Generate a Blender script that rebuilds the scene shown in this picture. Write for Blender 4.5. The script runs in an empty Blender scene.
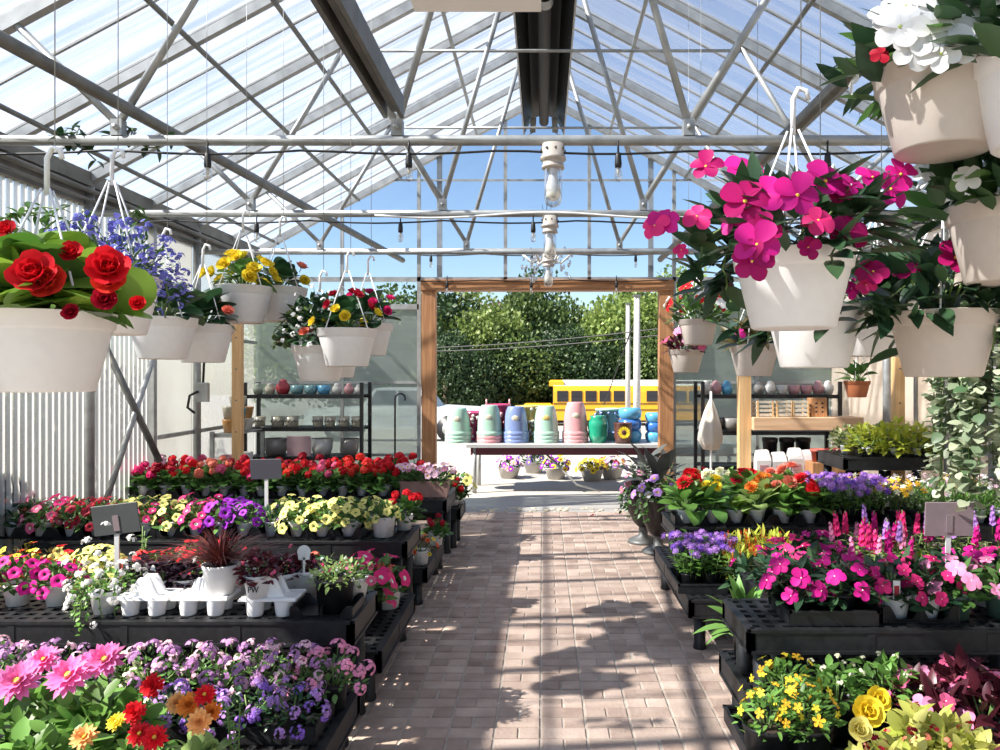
import bpy, math, random
from mathutils import Vector, Matrix, Quaternion
R = random.Random(7)
PI = math.pi
SC = bpy.context.scene
COL = SC.collection
F = 750.0; CX = 543.0; CY = 375.0; EYE = 1.55

def W(px, py, Y):
    return Vector(((px - CX) * Y / F, Y, EYE - (py - CY) * Y / F))
def WX(px, Y): return (px - CX) * Y / F

# ------------------------------------------------------------------ mesh builder
class MB:
    def __init__(s): s.v = []; s.f = []; s.m = []; s.s = []
    def add(s, vs, fs, mi=0, sm=True):
        b = len(s.v); s.v += [tuple(p) for p in vs]
        for f in fs:
            s.f.append(tuple(i + b for i in f)); s.m.append(mi); s.s.append(sm)
    def box(s, x0, x1, y0, y1, z0, z1, mi=0):
        s.add([(x0,y0,z0),(x1,y0,z0),(x1,y1,z0),(x0,y1,z0),(x0,y0,z1),(x1,y0,z1),(x1,y1,z1),(x0,y1,z1)],
              [(0,3,2,1),(4,5,6,7),(0,1,5,4),(1,2,6,5),(2,3,7,6),(3,0,4,7)], mi, False)
    def bevbox(s, x0, x1, y0, y1, z0, z1, b, mi=0):
        # box with chamfered top edges
        s.add([(x0,y0,z0),(x1,y0,z0),(x1,y1,z0),(x0,y1,z0),(x0,y0,z1-b),(x1,y0,z1-b),(x1,y1,z1-b),(x0,y1,z1-b),
               (x0+b,y0+b,z1),(x1-b,y0+b,z1),(x1-b,y1-b,z1),(x0+b,y1-b,z1)],
              [(0,3,2,1),(8,9,10,11),(0,1,5,4),(1,2,6,5),(2,3,7,6),(3,0,4,7),(4,5,9,8),(5,6,10,9),(6,7,11,10),(7,4,8,11)], mi, False)
    def beam(s, a, b, w, h, mi=0, up=(0,0,1)):
        a = Vector(a); b = Vector(b); d = (b - a).normalized(); up = Vector(up)
        if abs(d.dot(up)) > .98: up = Vector((0,1,0))
        x = d.cross(up).normalized() * (w/2); y = x.normalized().cross(d).normalized() * (h/2)
        vs = [a-x-y, a+x-y, a+x+y, a-x+y, b-x-y, b+x-y, b+x+y, b-x+y]
        s.add(vs, [(0,1,2,3),(7,6,5,4),(0,4,5,1),(1,5,6,2),(2,6,7,3),(3,7,4,0)], mi, False)
    def tube(s, pts, r, n=8, mi=0, cap=True):
        pts = [Vector(p) for p in pts]; rs = r if isinstance(r, (list, tuple)) else [r]*len(pts)
        ref = None; rings = []; vs = []
        for i, p in enumerate(pts):
            d = (pts[min(i+1, len(pts)-1)] - pts[max(i-1, 0)])
            d = d.normalized() if d.length > 1e-9 else Vector((0,0,1))
            if ref is None: ref = Vector((0,0,1)) if abs(d.z) < .9 else Vector((1,0,0))
            x = (ref - d * ref.dot(d)).normalized(); y = d.cross(x); ref = x
            for k in range(n):
                a = 2*PI*k/n; vs.append(p + (x*math.cos(a) + y*math.sin(a))*rs[i])
        fs = []
        for i in range(len(pts)-1):
            for k in range(n):
                k2 = (k+1) % n; fs.append((i*n+k, i*n+k2, (i+1)*n+k2, (i+1)*n+k))
        if cap:
            fs.append(tuple(range(n-1, -1, -1))); fs.append(tuple((len(pts)-1)*n + k for k in range(n)))
        s.add(vs, fs, mi, True)
    def lathe(s, prof, n=20, mi=0, c=(0,0,0), f=None, cap=False):
        vs = []; cx, cy, cz = c
        for r, z in prof:
            for k in range(n):
                a = 2*PI*k/n; rr = r * (f(a, z) if f else 1)
                vs.append((cx + rr*math.cos(a), cy + rr*math.sin(a), cz + z))
        fs = [(i*n+k, i*n+(k+1)%n, (i+1)*n+(k+1)%n, (i+1)*n+k) for i in range(len(prof)-1) for k in range(n)]
        if cap: fs.append(tuple(range(n-1, -1, -1)))
        s.add(vs, fs, mi, True)
    def petal(s, o, d, up, L, Wd, cup=0., mi=0, shape='leaf', fold=.12, ruf=0.):
        d = Vector(d).normalized(); up = Vector(up)
        side = d.cross(up)
        if side.length < 1e-4: side = d.cross(Vector((1,0,0.01)))
        side.normalize(); n = side.cross(d)
        ts, ws = SHP[shape]
        vs = []; rows = []
        for t, w in zip(ts, ws):
            p = Vector(o) + d*(L*t) + n*(cup*L*t*t)
            if w == 0: rows.append([len(vs)]); vs.append(p)
            else:
                e = n*(fold*Wd*w) ; h = side*(Wd*w/2)
                rows.append([len(vs), len(vs)+1, len(vs)+2])
                q = n*(ruf*Wd*R.uniform(-1,1)) if ruf else Vector((0,0,0))
                vs += [p-h+e+q, p, p+h+e-q]
        fs = []
        for a, b in zip(rows, rows[1:]):
            if len(a) == 1 and len(b) == 3: fs += [(a[0], b[1], b[0]), (a[0], b[2], b[1])]
            elif len(a) == 3 and len(b) == 1: fs += [(a[0], a[1], b[0]), (a[1], a[2], b[0])]
            else: fs += [(a[0], a[1], b[1], b[0]), (a[1], a[2], b[2], b[1])]
        s.add(vs, fs, mi, True)
    def sphere(s, c, r, nu=10, nv=6, mi=0, sc=(1,1,1)):
        prof = [(r*math.sin(PI*i/nv)+1e-5, -r*math.cos(PI*i/nv)) for i in range(nv+1)]
        vs = []
        for rr, z in prof:
            for k in range(nu):
                a = 2*PI*k/nu; vs.append((c[0]+rr*math.cos(a)*sc[0], c[1]+rr*math.sin(a)*sc[1], c[2]+z*sc[2]))
        s.add(vs, [(i*nu+k, i*nu+(k+1)%nu, (i+1)*nu+(k+1)%nu, (i+1)*nu+k) for i in range(nv) for k in range(nu)], mi, True)
    def merge(s, o, M, mi=0):
        b = len(s.v); s.v += [tuple(M @ Vector(p)) for p in o.v]
        s.f += [tuple(i+b for i in f) for f in o.f]; s.m += [m+mi for m in o.m]; s.s += o.s
    def mesh(s, name, mats):
        me = bpy.data.meshes.new(name); me.from_pydata(s.v, [], s.f)
        for m in mats: me.materials.append(m)
        me.polygons.foreach_set('material_index', s.m); me.polygons.foreach_set('use_smooth', s.s)
        me.update(); return me
SHP = {'leaf': ((0,.15,.35,.6,.82,1), (0,.7,1,.88,.5,0)), 'ovate': ((0,.2,.5,.8,1), (0,.85,1,.6,0)),
       'round': ((0,.3,.58,.8,.94,1), (.2,.72,1,.96,.62,.3)), 'petal': ((0,.45,.8,1), (.25,.8,1,.35)),
       'point': ((0,.4,.75,1), (.3,1,.8,0)), 'blade': ((0,.5,1), (.8,1,0)), 'quad': ((0,.5,1), (0,1,0)),
       'bigleaf': ((0,.06,.2,.4,.6,.8,.93,1), (.3,.62,.9,1,.95,.72,.4,0))}

def obj(name, me, parent=None, loc=None):
    o = bpy.data.objects.new(name, me); COL.objects.link(o)
    if parent: o.parent = parent
    if loc is not None: o.location = loc
    return o
def tag(o, label, cat, group=None, kind=None):
    o['label'] = label; o['category'] = cat
    if group: o['group'] = group
    if kind: o['kind'] = kind
    return o
def thing(name, label, cat, loc=(0,0,0), group=None, rz=0):
    o = bpy.data.objects.new(name, None); o.empty_display_size = .1; COL.objects.link(o)
    o.location = loc; o.rotation_euler = (0,0,rz)
    return tag(o, label, cat, group)
def struct(name, mb, mats, label=None):
    o = obj(name, mb.mesh(name, mats)); o['kind'] = 'structure'
    if label: o['label'] = label
    return o

# ------------------------------------------------------------------ materials
MATS = {}
def newmat(key):
    m = bpy.data.materials.new(key); m.use_nodes = True; nt = m.node_tree; nt.nodes.clear()
    return m, nt, nt.nodes, nt.links
def solid(key, col, rough=.5, metal=0., var=.0, scale=20., spec=.5, bump=0.):
    if key in MATS: return MATS[key]
    m, nt, N, L = newmat(key)
    o = N.new('ShaderNodeOutputMaterial'); p = N.new('ShaderNodeBsdfPrincipled'); L.new(p.outputs[0], o.inputs[0])
    p.inputs['Roughness'].default_value = rough; p.inputs['Metallic'].default_value = metal
    p.inputs['Specular IOR Level'].default_value = spec
    p.inputs['Base Color'].default_value = (*col, 1)
    if var or bump:
        tc = N.new('ShaderNodeTexCoord'); nz = N.new('ShaderNodeTexNoise'); nz.inputs['Scale'].default_value = scale
        nz.inputs['Detail'].default_value = 5
        L.new(tc.outputs['Object'], nz.inputs['Vector'])
        if var:
            mr = N.new('ShaderNodeMapRange'); mr.inputs[1].default_value = .3; mr.inputs[2].default_value = .7
            mr.inputs[3].default_value = 1-var; mr.inputs[4].default_value = 1+var
            hs = N.new('ShaderNodeHueSaturation'); hs.inputs['Color'].default_value = (*col, 1)
            L.new(nz.outputs[0], mr.inputs[0]); L.new(mr.outputs[0], hs.inputs['Value']); L.new(hs.outputs[0], p.inputs['Base Color'])
        if bump:
            b = N.new('ShaderNodeBump'); b.inputs['Strength'].default_value = bump; b.inputs['Distance'].default_value = .01
            L.new(nz.outputs[0], b.inputs['Height']); L.new(b.outputs[0], p.inputs['Normal'])
    MATS[key] = m; return m
def leafmat(key, col, trans=.3, var=.35, rough=.45, col2=None, spec=.4):
    """leaf or petal: colour varies from leaf to leaf, some light comes through"""
    if key in MATS: return MATS[key]
    m, nt, N, L = newmat(key)
    o = N.new('ShaderNodeOutputMaterial'); p = N.new('ShaderNodeBsdfPrincipled'); t = N.new('ShaderNodeBsdfTranslucent')
    mx = N.new('ShaderNodeMixShader'); mx.inputs[0].default_value = trans
    L.new(p.outputs[0], mx.inputs[1]); L.new(t.outputs[0], mx.inputs[2]); L.new(mx.outputs[0], o.inputs[0])
    g = N.new('ShaderNodeNewGeometry'); mix = N.new('ShaderNodeMix'); mix.data_type = 'RGBA'
    c2 = col2 if col2 else tuple(min(1, c*(1+var)+.02*var) for c in col); c1 = tuple(c*(1-var*.8) for c in col) if not col2 else col
    mix.inputs[6].default_value = (*c1, 1); mix.inputs[7].default_value = (*c2, 1)
    L.new(g.outputs['Random Per Island'], mix.inputs[0])
    oi = N.new('ShaderNodeObjectInfo'); mr = N.new('ShaderNodeMapRange'); mr.inputs[3].default_value = .85; mr.inputs[4].default_value = 1.12
    hs = N.new('ShaderNodeHueSaturation'); L.new(oi.outputs['Random'], mr.inputs[0]); L.new(mr.outputs[0], hs.inputs['Value'])
    L.new(mix.outputs[2], hs.inputs['Color'])
    L.new(hs.outputs[0], p.inputs['Base Color']); L.new(hs.outputs[0], t.inputs['Color'])
    p.inputs['Roughness'].default_value = rough; p.inputs['Specular IOR Level'].default_value = spec
    MATS[key] = m; return m
def wood(key, c1, c2, scale=6., axis='Z'):
    if key in MATS: return MATS[key]
    m, nt, N, L = newmat(key)
    o = N.new('ShaderNodeOutputMaterial'); p = N.new('ShaderNodeBsdfPrincipled'); L.new(p.outputs[0], o.inputs[0])
    tc = N.new('ShaderNodeTexCoord'); mp = N.new('ShaderNodeMapping'); nz = N.new('ShaderNodeTexNoise'); cr = N.new('ShaderNodeValToRGB')
    sc = [scale*4]*3; sc['XYZ'.index(axis)] = scale*.25; mp.inputs['Scale'].default_value = sc
    nz.inputs['Scale'].default_value = 2; nz.inputs['Detail'].default_value = 6; nz.inputs['Distortion'].default_value = .6
    cr.color_ramp.elements[0].position = .3; cr.color_ramp.elements[1].position = .7
    cr.color_ramp.elements[0].color = (*c1, 1); cr.color_ramp.elements[1].color = (*c2, 1)
    L.new(tc.outputs['Object'], mp.inputs[0]); L.new(mp.outputs[0], nz.inputs['Vector']); L.new(nz.outputs[0], cr.inputs[0])
    L.new(cr.outputs[0], p.inputs['Base Color']); p.inputs['Roughness'].default_value = .65
    MATS[key] = m; return m
def polycarb(key, clear=(.45,.8), tint=(.93,.96,1.), scat=(.9,.92,.95), streak=(1.,1.,1.), facing=0., transl=.6):
    """translucent greenhouse sheeting: partly clear, partly milky with streaks of dust"""
    if key in MATS: return MATS[key]
    m, nt, N, L = newmat(key)
    o = N.new('ShaderNodeOutputMaterial'); tr = N.new('ShaderNodeBsdfTransparent'); tr.inputs[0].default_value = (*tint, 1)
    tl = N.new('ShaderNodeBsdfTranslucent'); tl.inputs[0].default_value = (*scat, 1)
    df = N.new('ShaderNodeBsdfPrincipled'); df.inputs['Base Color'].default_value = (*scat, 1); df.inputs['Roughness'].default_value = .25
    m1 = N.new('ShaderNodeMixShader'); m1.inputs[0].default_value = transl; L.new(df.outputs[0], m1.inputs[1]); L.new(tl.outputs[0], m1.inputs[2])
    m2 = N.new('ShaderNodeMixShader'); L.new(m1.outputs[0], m2.inputs[1]); L.new(tr.outputs[0], m2.inputs[2]); L.new(m2.outputs[0], o.inputs[0])
    tc = N.new('ShaderNodeTexCoord'); mp = N.new('ShaderNodeMapping'); mp.inputs['Scale'].default_value = streak
    nz = N.new('ShaderNodeTexNoise'); nz.inputs['Scale'].default_value = 1.; nz.inputs['Detail'].default_value = 4; nz.inputs['Roughness'].default_value = .6
    mr = N.new('ShaderNodeMapRange'); mr.inputs[1].default_value = .32; mr.inputs[2].default_value = .68
    mr.inputs[3].default_value = clear[0]; mr.inputs[4].default_value = clear[1]
    L.new(tc.outputs['Object'], mp.inputs[0]); L.new(mp.outputs[0], nz.inputs['Vector']); L.new(nz.outputs[0], mr.inputs[0])
    if facing:
        lw = N.new('ShaderNodeLayerWeight'); lw.inputs[0].default_value = .5
        ma = N.new('ShaderNodeMath'); ma.operation = 'MULTIPLY_ADD'; ma.inputs[1].default_value = -facing
        L.new(lw.outputs['Facing'], ma.inputs[0]); L.new(mr.outputs[0], ma.inputs[2]); ma.use_clamp = True
        L.new(ma.outputs[0], m2.inputs[0])
    else: L.new(mr.outputs[0], m2.inputs[0])
    MATS[key] = m; return m
def glassy(key, tint=(.95,.97,1.), gloss=.06):
    if key in MATS: return MATS[key]
    m, nt, N, L = newmat(key)
    o = N.new('ShaderNodeOutputMaterial'); tr = N.new('ShaderNodeBsdfTransparent'); tr.inputs[0].default_value = (*tint, 1)
    g = N.new('ShaderNodeBsdfGlossy'); g.inputs['Roughness'].default_value = .05; mx = N.new('ShaderNodeMixShader')
    lw = N.new('ShaderNodeLayerWeight'); lw.inputs[0].default_value = .25
    ma = N.new('ShaderNodeMath'); ma.operation = 'MULTIPLY_ADD'; ma.inputs[1].default_value = .35; ma.inputs[2].default_value = gloss
    L.new(lw.outputs['Fresnel'], ma.inputs[0]); L.new(ma.outputs[0], mx.inputs[0])
    L.new(tr.outputs[0], mx.inputs[1]); L.new(g.outputs[0], mx.inputs[2]); L.new(mx.outputs[0], o.inputs[0])
    MATS[key] = m; return m
def ground(key, c1, c2, scale, bump=.3, island=False):
    if key in MATS: return MATS[key]
    m, nt, N, L = newmat(key)
    o = N.new('ShaderNodeOutputMaterial'); p = N.new('ShaderNodeBsdfPrincipled'); L.new(p.outputs[0], o.inputs[0])
    tc = N.new('ShaderNodeTexCoord'); nz = N.new('ShaderNodeTexNoise'); nz.inputs['Scale'].default_value = scale; nz.inputs['Detail'].default_value = 8
    mix = N.new('ShaderNodeMix'); mix.data_type = 'RGBA'; mix.inputs[6].default_value = (*c1, 1); mix.inputs[7].default_value = (*c2, 1)
    L.new(tc.outputs['Object'], nz.inputs['Vector'])
    if island:
        g = N.new('ShaderNodeNewGeometry'); a = N.new('ShaderNodeMath'); a.operation = 'MULTIPLY_ADD'; a.inputs[1].default_value = .55
        sb = N.new('ShaderNodeMath'); sb.operation = 'MULTIPLY_ADD'; sb.inputs[1].default_value = 1.2; sb.inputs[2].default_value = -.35
        L.new(nz.outputs[0], sb.inputs[0]); L.new(g.outputs['Random Per Island'], a.inputs[0]); L.new(sb.outputs[0], a.inputs[2]); a.use_clamp = True
        L.new(a.outputs[0], mix.inputs[0])
    else: L.new(nz.outputs[0], mix.inputs[0])
    L.new(mix.outputs[2], p.inputs['Base Color']); p.inputs['Roughness'].default_value = .85
    b = N.new('ShaderNodeBump'); b.inputs['Strength'].default_value = bump; b.inputs['Distance'].default_value = .01
    nz2 = N.new('ShaderNodeTexNoise'); nz2.inputs['Scale'].default_value = scale*8; nz2.inputs['Detail'].default_value = 4
    L.new(tc.outputs['Object'], nz2.inputs['Vector']); L.new(nz2.outputs[0], b.inputs['Height']); L.new(b.outputs[0], p.inputs['Normal'])
    MATS[key] = m; return m

STEEL = solid('galvanised_steel', (.36,.37,.365), .45, .45, .22, 9)
DSTEEL = solid('dull_steel', (.16,.16,.15), .5, .4, .25, 9)
GUT = solid('weathered_gutter', (.17,.165,.15), .6, .3, .35, 4)
WOODD = wood('door_timber', (.30,.13,.05), (.50,.25,.11), 5, 'Z')
WOODH = wood('header_timber', (.30,.13,.05), (.50,.25,.11), 5, 'X')
WOODL = wood('pale_timber', (.62,.36,.15), (.80,.52,.26), 5, 'Z')
WOODLH = wood('pale_timber_rail', (.55,.33,.18), (.72,.48,.30), 5, 'X')
BLACKP = solid('black_plastic', (.009,.0095,.011), .4, 0, .3, 25, .4)
GREYP = solid('worn_black_plastic', (.012,.0125,.014), .48, 0, .45, 30, .45)
WHITEP = solid('white_plastic', (.82,.82,.82), .4, 0, .04, 8)
BASKW = solid('white_basket_plastic', (.80,.79,.78), .45, 0, .02, 6)
BASKB = solid('beige_basket_plastic', (.60,.53,.47), .5, 0, .025, 6)
GREENP = solid('dark_green_plastic', (.05,.09,.07), .45)
BLACK = solid('black_metal', (.012,.012,.014), .4, .2)
CABLE = solid('black_cable', (.01,.01,.01), .5)
SOIL = solid('potting_soil', (.035,.022,.014), .95, 0, .4, 40)
BULB = glassy('clear_bulb', (.93,.93,.92), .22)
WHITE = solid('white_paint', (.8,.8,.78), .5)
CHROME = solid('bright_wire', (.6,.6,.6), .3, .8)
CARD = solid('grey_sign_card', (.055,.062,.062), .6, 0, .12, 12)
CARDP = solid('mauve_sign_card', (.22,.165,.18), .6, 0, .12, 12)
STAKE = solid('sign_stake', (.62,.64,.64), .4, .2)
# ------------------------------------------------------------------ world, sun, camera
ELEV = math.atan2(1, math.hypot(1.0, .35))
w = bpy.data.worlds.new('World'); SC.world = w; w.use_nodes = True
nt = w.node_tree; bg = nt.nodes['Background']
sk = nt.nodes.new('ShaderNodeTexSky'); sk.sky_type = 'NISHITA'; sk.sun_disc = False; sk.sun_elevation = ELEV
sk.sun_rotation = math.atan2(-1.0, -.35); sk.air_density = 1.; sk.dust_density = .3; sk.ozone_density = 2.5
nt.links.new(sk.outputs[0], bg.inputs[0]); bg.inputs[1].default_value = .125
sd = bpy.data.lights.new('sun', 'SUN'); sd.energy = 8.8; sd.angle = math.radians(.8); sd.color = (1., .935, .84)
so = bpy.data.objects.new('sun', sd); COL.objects.link(so)
so.rotation_euler = Vector((1.0, .35, -1)).to_track_quat('-Z', 'Y').to_euler(); so.location = (-6, -3, 9)
cam = bpy.data.cameras.new('camera'); co = bpy.data.objects.new('camera', cam); COL.objects.link(co)
co.location = (0, 0, EYE); co.rotation_euler = (PI/2, 0, 0)
cam.sensor_width = 36; cam.lens = 27; cam.shift_x = -.043; cam.clip_start = .05; cam.clip_end = 400
SC.camera = co
vs = SC.view_settings; vs.view_transform = 'Standard'; vs.look = 'None'; vs.gamma = 1; vs.use_curve_mapping = False; vs.exposure = .66
SC.cycles.transparent_max_bounces = 24; SC.cycles.max_bounces = 8
SC.cycles.sample_clamp_indirect = 6

# ------------------------------------------------------------------ building shell
HW = 3.3; EZ = 2.98; RZ = 4.76; GY = 8.6; SL = (RZ - EZ) / HW
def roofz(x): return RZ - SL*abs(x)
TY = (2.03, 3.71, 5.39, 7.07)
def build_shell():
    # brick floor: 20 cm lanes of one long brick then two half bricks, real joints
    mb = MB(); x = -1.4; 
    lanes = int(2.8/.2)
    for i in range(lanes):
        x0 = -1.41 + i*.2
        for j in range(76):
            y0 = .9 + j*.1
            g = .0035 + R.random()*.0015; h = R.uniform(-.0025, .0015)
            gx = .004
            if (j+i) % 2 == 0: mb.bevbox(x0+gx, x0+.2-gx, y0+g, y0+.1-g, -.05, h, .004)
            else:
                q = R.uniform(-.004,.004); c = .004 if R.random() < .8 else .009
                mb.bevbox(x0+gx, x0+.1+q-c/1.5, y0+g, y0+.1-g, -.05, h, .004); mb.bevbox(x0+.1+q+c/1.5, x0+.2-gx, y0+g, y0+.1-g, -.05, h+R.uniform(-.001,.001), .004)
    struct('floor', mb, [ground('brick_paver', (.23,.155,.12), (.53,.41,.335), 7, .4, True)], 'reddish brick paver aisle between the plant benches')
    mb = MB(); mb.box(-HW, HW, -2, 8.5, -.12, -.006)
    struct('floor_base', mb, [ground('joint_sand', (.50,.45,.38), (.30,.26,.22), 25, .4)], 'sandy bedding in the joints and under the benches')
    mb = MB()
    n = 40
    prof = [(8.5, -.02), (8.62, .0), (16, 0), (30, -.8), (46, -1.75), (140, -2.2)]
    vs = []
    for y, z in prof:
        for x in (-70, 70): vs.append((x, y, z))
    mb.add(vs, [(2*i, 2*i+1, 2*i+3, 2*i+2) for i in range(len(prof)-1)], 0, False)
    struct('ground', mb, [ground('pale_concrete', (.34,.315,.28), (.43,.405,.365), 3, .2)], 'pale sunlit concrete yard outside the doorway')
    mb = MB(); mb.box(-60, -HW-.02, -12, 8.5, -.15, -.03); mb.box(HW+.02, 60, -12, 8.5, -.15, -.03)
    struct('ground_side', mb, [ground('side_soil', (.16,.13,.09), (.28,.25,.17), 2, .3)], 'bare soil beside the greenhouse')
    mb = MB()
    for k in range(60):
        xx = R.uniform(-1.5, 1.6); yy = R.uniform(8.5, 8.75); r = R.uniform(.01, .03); mb.sphere((xx, yy, 0), r, 6, 4, 0, (1.3, 1, .5))
    o = struct('trim_1', mb, [ground('yellow_gravel', (.6,.5,.33), (.75,.66,.48), 9, .3)], 'loose pale gravel along the threshold'); o['kind'] = 'stuff'
    # roof sheets
    polyL = polycarb('roof_sheet', (.56,.82), (.90,.94,1.), (.80,.81,.84), (.5,11.,.5), 0, .6)
    for sgn, nm in ((-1, 'left'), (1, 'right')):
        mb = MB()
        for k in range(13):
            y0 = -2 + k*.84; y1 = y0 + .84; y1 = min(y1, GY)
            a = (0, RZ+.02); b = (sgn*(HW+.06), EZ+.0)
            vs = [(a[0], y0, a[1]), (a[0], y1, a[1]), (b[0], y1, b[1]), (b[0], y0, b[1])]
            mb.add(vs, [(0,1,2,3)] if sgn < 0 else [(3,2,1,0)], 0, False)
            if y1 >= GY: break
        o = struct('ceiling_'+nm, mb, [polyL], 'milky clear sloping %s roof sheeting' % nm)
        mb = MB()
        k = 0; y = -2+.27
        while y < GY-.05:
            mb.beam((sgn*.02, y, RZ+.012), (sgn*(HW+.03), y, EZ+.012), .018, .02); y += .42
        struct('trim_roof_'+nm, mb, [STEEL], 'thin bars joining the %s roof sheets' % nm)
    # gutters
    for sgn, nm in ((-1, 'left'), (1, 'right')):
        mb = MB()
        mb.box(sgn*HW-.07, sgn*HW+.07, -2, GY, 2.9, 3.0); mb.box(sgn*HW-.03, sgn*HW+.03, -2, GY, 2.77, 2.9)
        mb.tube([(sgn*(HW-.08), -2, 2.86), (sgn*(HW-.08), GY, 2.86)], .02); mb.tube([(sgn*(HW-.09), -2, 2.79), (sgn*(HW-.09), GY, 2.79)], .012)
        struct('trim_gutter_'+nm, mb, [GUT], 'dark weathered gutter beam along the %s eave' % nm)
    # side walls
    corr = polycarb('corrugated_sheet', (.62,.82), (.84,.85,.84), (.6,.6,.58), (1.,1.,.6), .1, .6); ribm = polycarb('corrugated_rib', (.12,.3), (.86,.88,.88), (.74,.74,.72), (1.,1.,.6), .0, .6)
    flat = polycarb('hazy_wall_sheet', (.12,.34), (.9,.92,.9), (.60,.60,.58), (.6,1.2,.8), 0, .6)
    flatr = polycarb('hazy_cream_sheet', (.2,.45), (.95,.92,.87), (.72,.66,.60), (.6,1.2,.8), 0, .6)
    mb = MB(); vs = []; fs = []; y = 4.25; k = 0; pitch = .066
    while y < 6.35:
        for (dy, dx) in ((0, 0), (.26, 0), (.36, -.02), (.9, -.02)):
            vs += [(-HW+dx, y+dy*pitch, .02), (-HW+dx, y+dy*pitch, 2.78)]
        y += pitch
    fs = [(2*i, 2*i+2, 2*i+3, 2*i+1) for i in range(len(vs)//2-1)]
    mb.add(vs, fs, 0, False); mb.m = [0 if i % 4 in (2,) else 1 for i in range(len(fs))]
    struct('wall_left', mb, [corr, ribm], 'ribbed translucent side wall on the left')
    mb = MB(); mb.box(-HW-.01, -HW, 6.37, 7.05, .02, 2.78)
    struct('wall_left_end', mb, [flat], 'smooth hazy panel at the far end of the left wall')
    mb = MB(); mb.box(HW, HW+.01, -1, 8.58, .02, 2.78)
    struct('wall_right', mb, [flatr], 'cream translucent side wall on the right')
    mb = MB(); mb.box(-HW-.01, -HW, 7.05, 8.58, .02, 2.78)
    struct('wall_left_corner', mb, [polycarb('clear_corner_sheet', (.45,.7), (.9,.92,.92), (.5,.5,.49), (1,1,1), 0, .5)], 'clearer panel in the far left corner')
    mb = MB()
    for yy in TY: mb.tube([(-HW+.04, yy, 0), (-HW+.04, yy, 2.9)], .036); mb.tube([(HW-.06, yy, 0), (HW-.06, yy, 2.9)], .038)
    for yy in (4.4, 6.3): mb.beam((-HW+.02, yy, 0), (-HW+.02, yy, 2.8), .05, .05)
    for zz in (1.0, 1.9): mb.box(-HW-.0, -HW+.03, 6.37, 8.58, zz, zz+.035)
    for zz in (.95, 1.9): mb.box(HW-.03, HW, 2, 8.58, zz, zz+.035)
    for yy in (4.9, 6.1, 6.6): mb.box(HW-.025, HW, yy, yy+.03, 0, 2.78)
    struct('trim_2', mb, [STEEL], 'grey posts and rails of the side walls')
    # gable end: clear glass above, hazy sheets beside the door
    mb = MB()
    xs = [-HW, -1.42, -.43, .53, 1.5, HW]
    for a, b in zip(xs, xs[1:]):
        za = 2.56 if a >= -1.5 and b <= 1.6 else 2.32
        top = [(a, roofz(a)-.03), (b, roofz(b)-.03)] if a*b > 0 or a == -HW else [(a, roofz(a)-.03), (0, RZ-.03), (b, roofz(b)-.03)]
        pts = [(a, za)] + top + [(b, za)]
        mb.add([(x, GY, z) for x, z in pts], [tuple(range(len(pts)))], 0, False)
    struct('window_1', mb, [glassy('gable_glass', (.93,.96,1.), .01)], 'clear gable glazing above the doorway')
    side = polycarb('fluted_gable_sheet', (.42,.60), (.82,.88,.84), (.40,.43,.41), (.8,.8,5.), 0, .55)
    for a, b, nm in ((-HW, -1.42, 'left'), (1.52, HW, 'right')):
        mb = MB(); mb.box(a, b, GY-.004, GY+.004, .02, 2.32)
        struct('wall_back_'+nm, mb, [side], 'hazy greenish sheet %s of the doorway' % nm)
    mb = MB()
    for x in (-1.42, -.43, .53, 1.5): mb.box(x-.02, x+.02, GY-.03, GY+.01, 2.6 if abs(x) < 1.3 else .0, roofz(x)-.02)
    for x in (-1.19, 1.24): mb.box(x-.03, x+.03, GY+.02, GY+.05, 2.6, roofz(x)-.02)
    for x in (-2.3, 2.45): mb.box(x-.018, x+.018, GY-.03, GY+.01, 0, roofz(x)-.02)
    mb.beam((-2.6, GY-.01, 3.78-.0), (2.6, GY-.01, 3.78), .02, .02)
    for z in (.62, 1.45): 
        mb.box(-HW, -1.42, GY-.025, GY, z, z+.03); mb.box(1.5, HW, GY-.025, GY, z, z+.03)
    mb.box(-HW, HW, GY-.03, GY+.02, 2.62, 2.67)
    mb.box(-HW, -1.42, GY-.03, GY+.02, 2.30, 2.36); mb.box(1.5, HW, GY-.03, GY+.02, 2.30, 2.36)
    mb.tube([(-HW, GY-.06, 2.97), (HW, GY-.06, 2.97)], .024)
    for sgn in (-1, 1): mb.beam((0, GY-.02, RZ-.03), (sgn*HW, GY-.02, EZ-.03), .07, .07)
    struct('trim_3', mb, [STEEL], 'grey bars framing the gable glazing')
    mb = MB()
    mb.bevbox(-1.365, -1.21, 8.42, 8.56, 0, 2.5, .004); mb.bevbox(1.31, 1.465, 8.42, 8.56, 0, 2.5, .004)
    mb2 = MB(); mb2.bevbox(-1.37, 1.47, 8.40, 8.57, 2.5, 2.62, .006); mb2.bevbox(-1.25, 1.35, 8.39, 8.41, 2.585, 2.62, .004)
    o = struct('door_1', mb, [WOODD], 'brown timber posts of the wide open doorway')
    h = obj('header', mb2.mesh('header', [WOODH]), o)
    # corner posts of pale timber
    for k, (x, y, z1, ww) in enumerate(((-2.93, 7.2, 2.35, .085), (3.1, 6.55, 2.2, .085))):
        mb = MB(); mb.bevbox(x-ww/2, x+ww/2, y-.04, y+.04, 0, z1, .004)
        for q in range(6): mb.box(x-.008, x+.008, y-.043, y-.04, .4+q*.3, .412+q*.3, 1)
        o = struct('trim_%d' % (4+k), mb, [WOODL, DSTEEL], ('pale timber post by the left pottery rack', 'pale timber post beside the right wall')[k])
build_shell()

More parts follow.
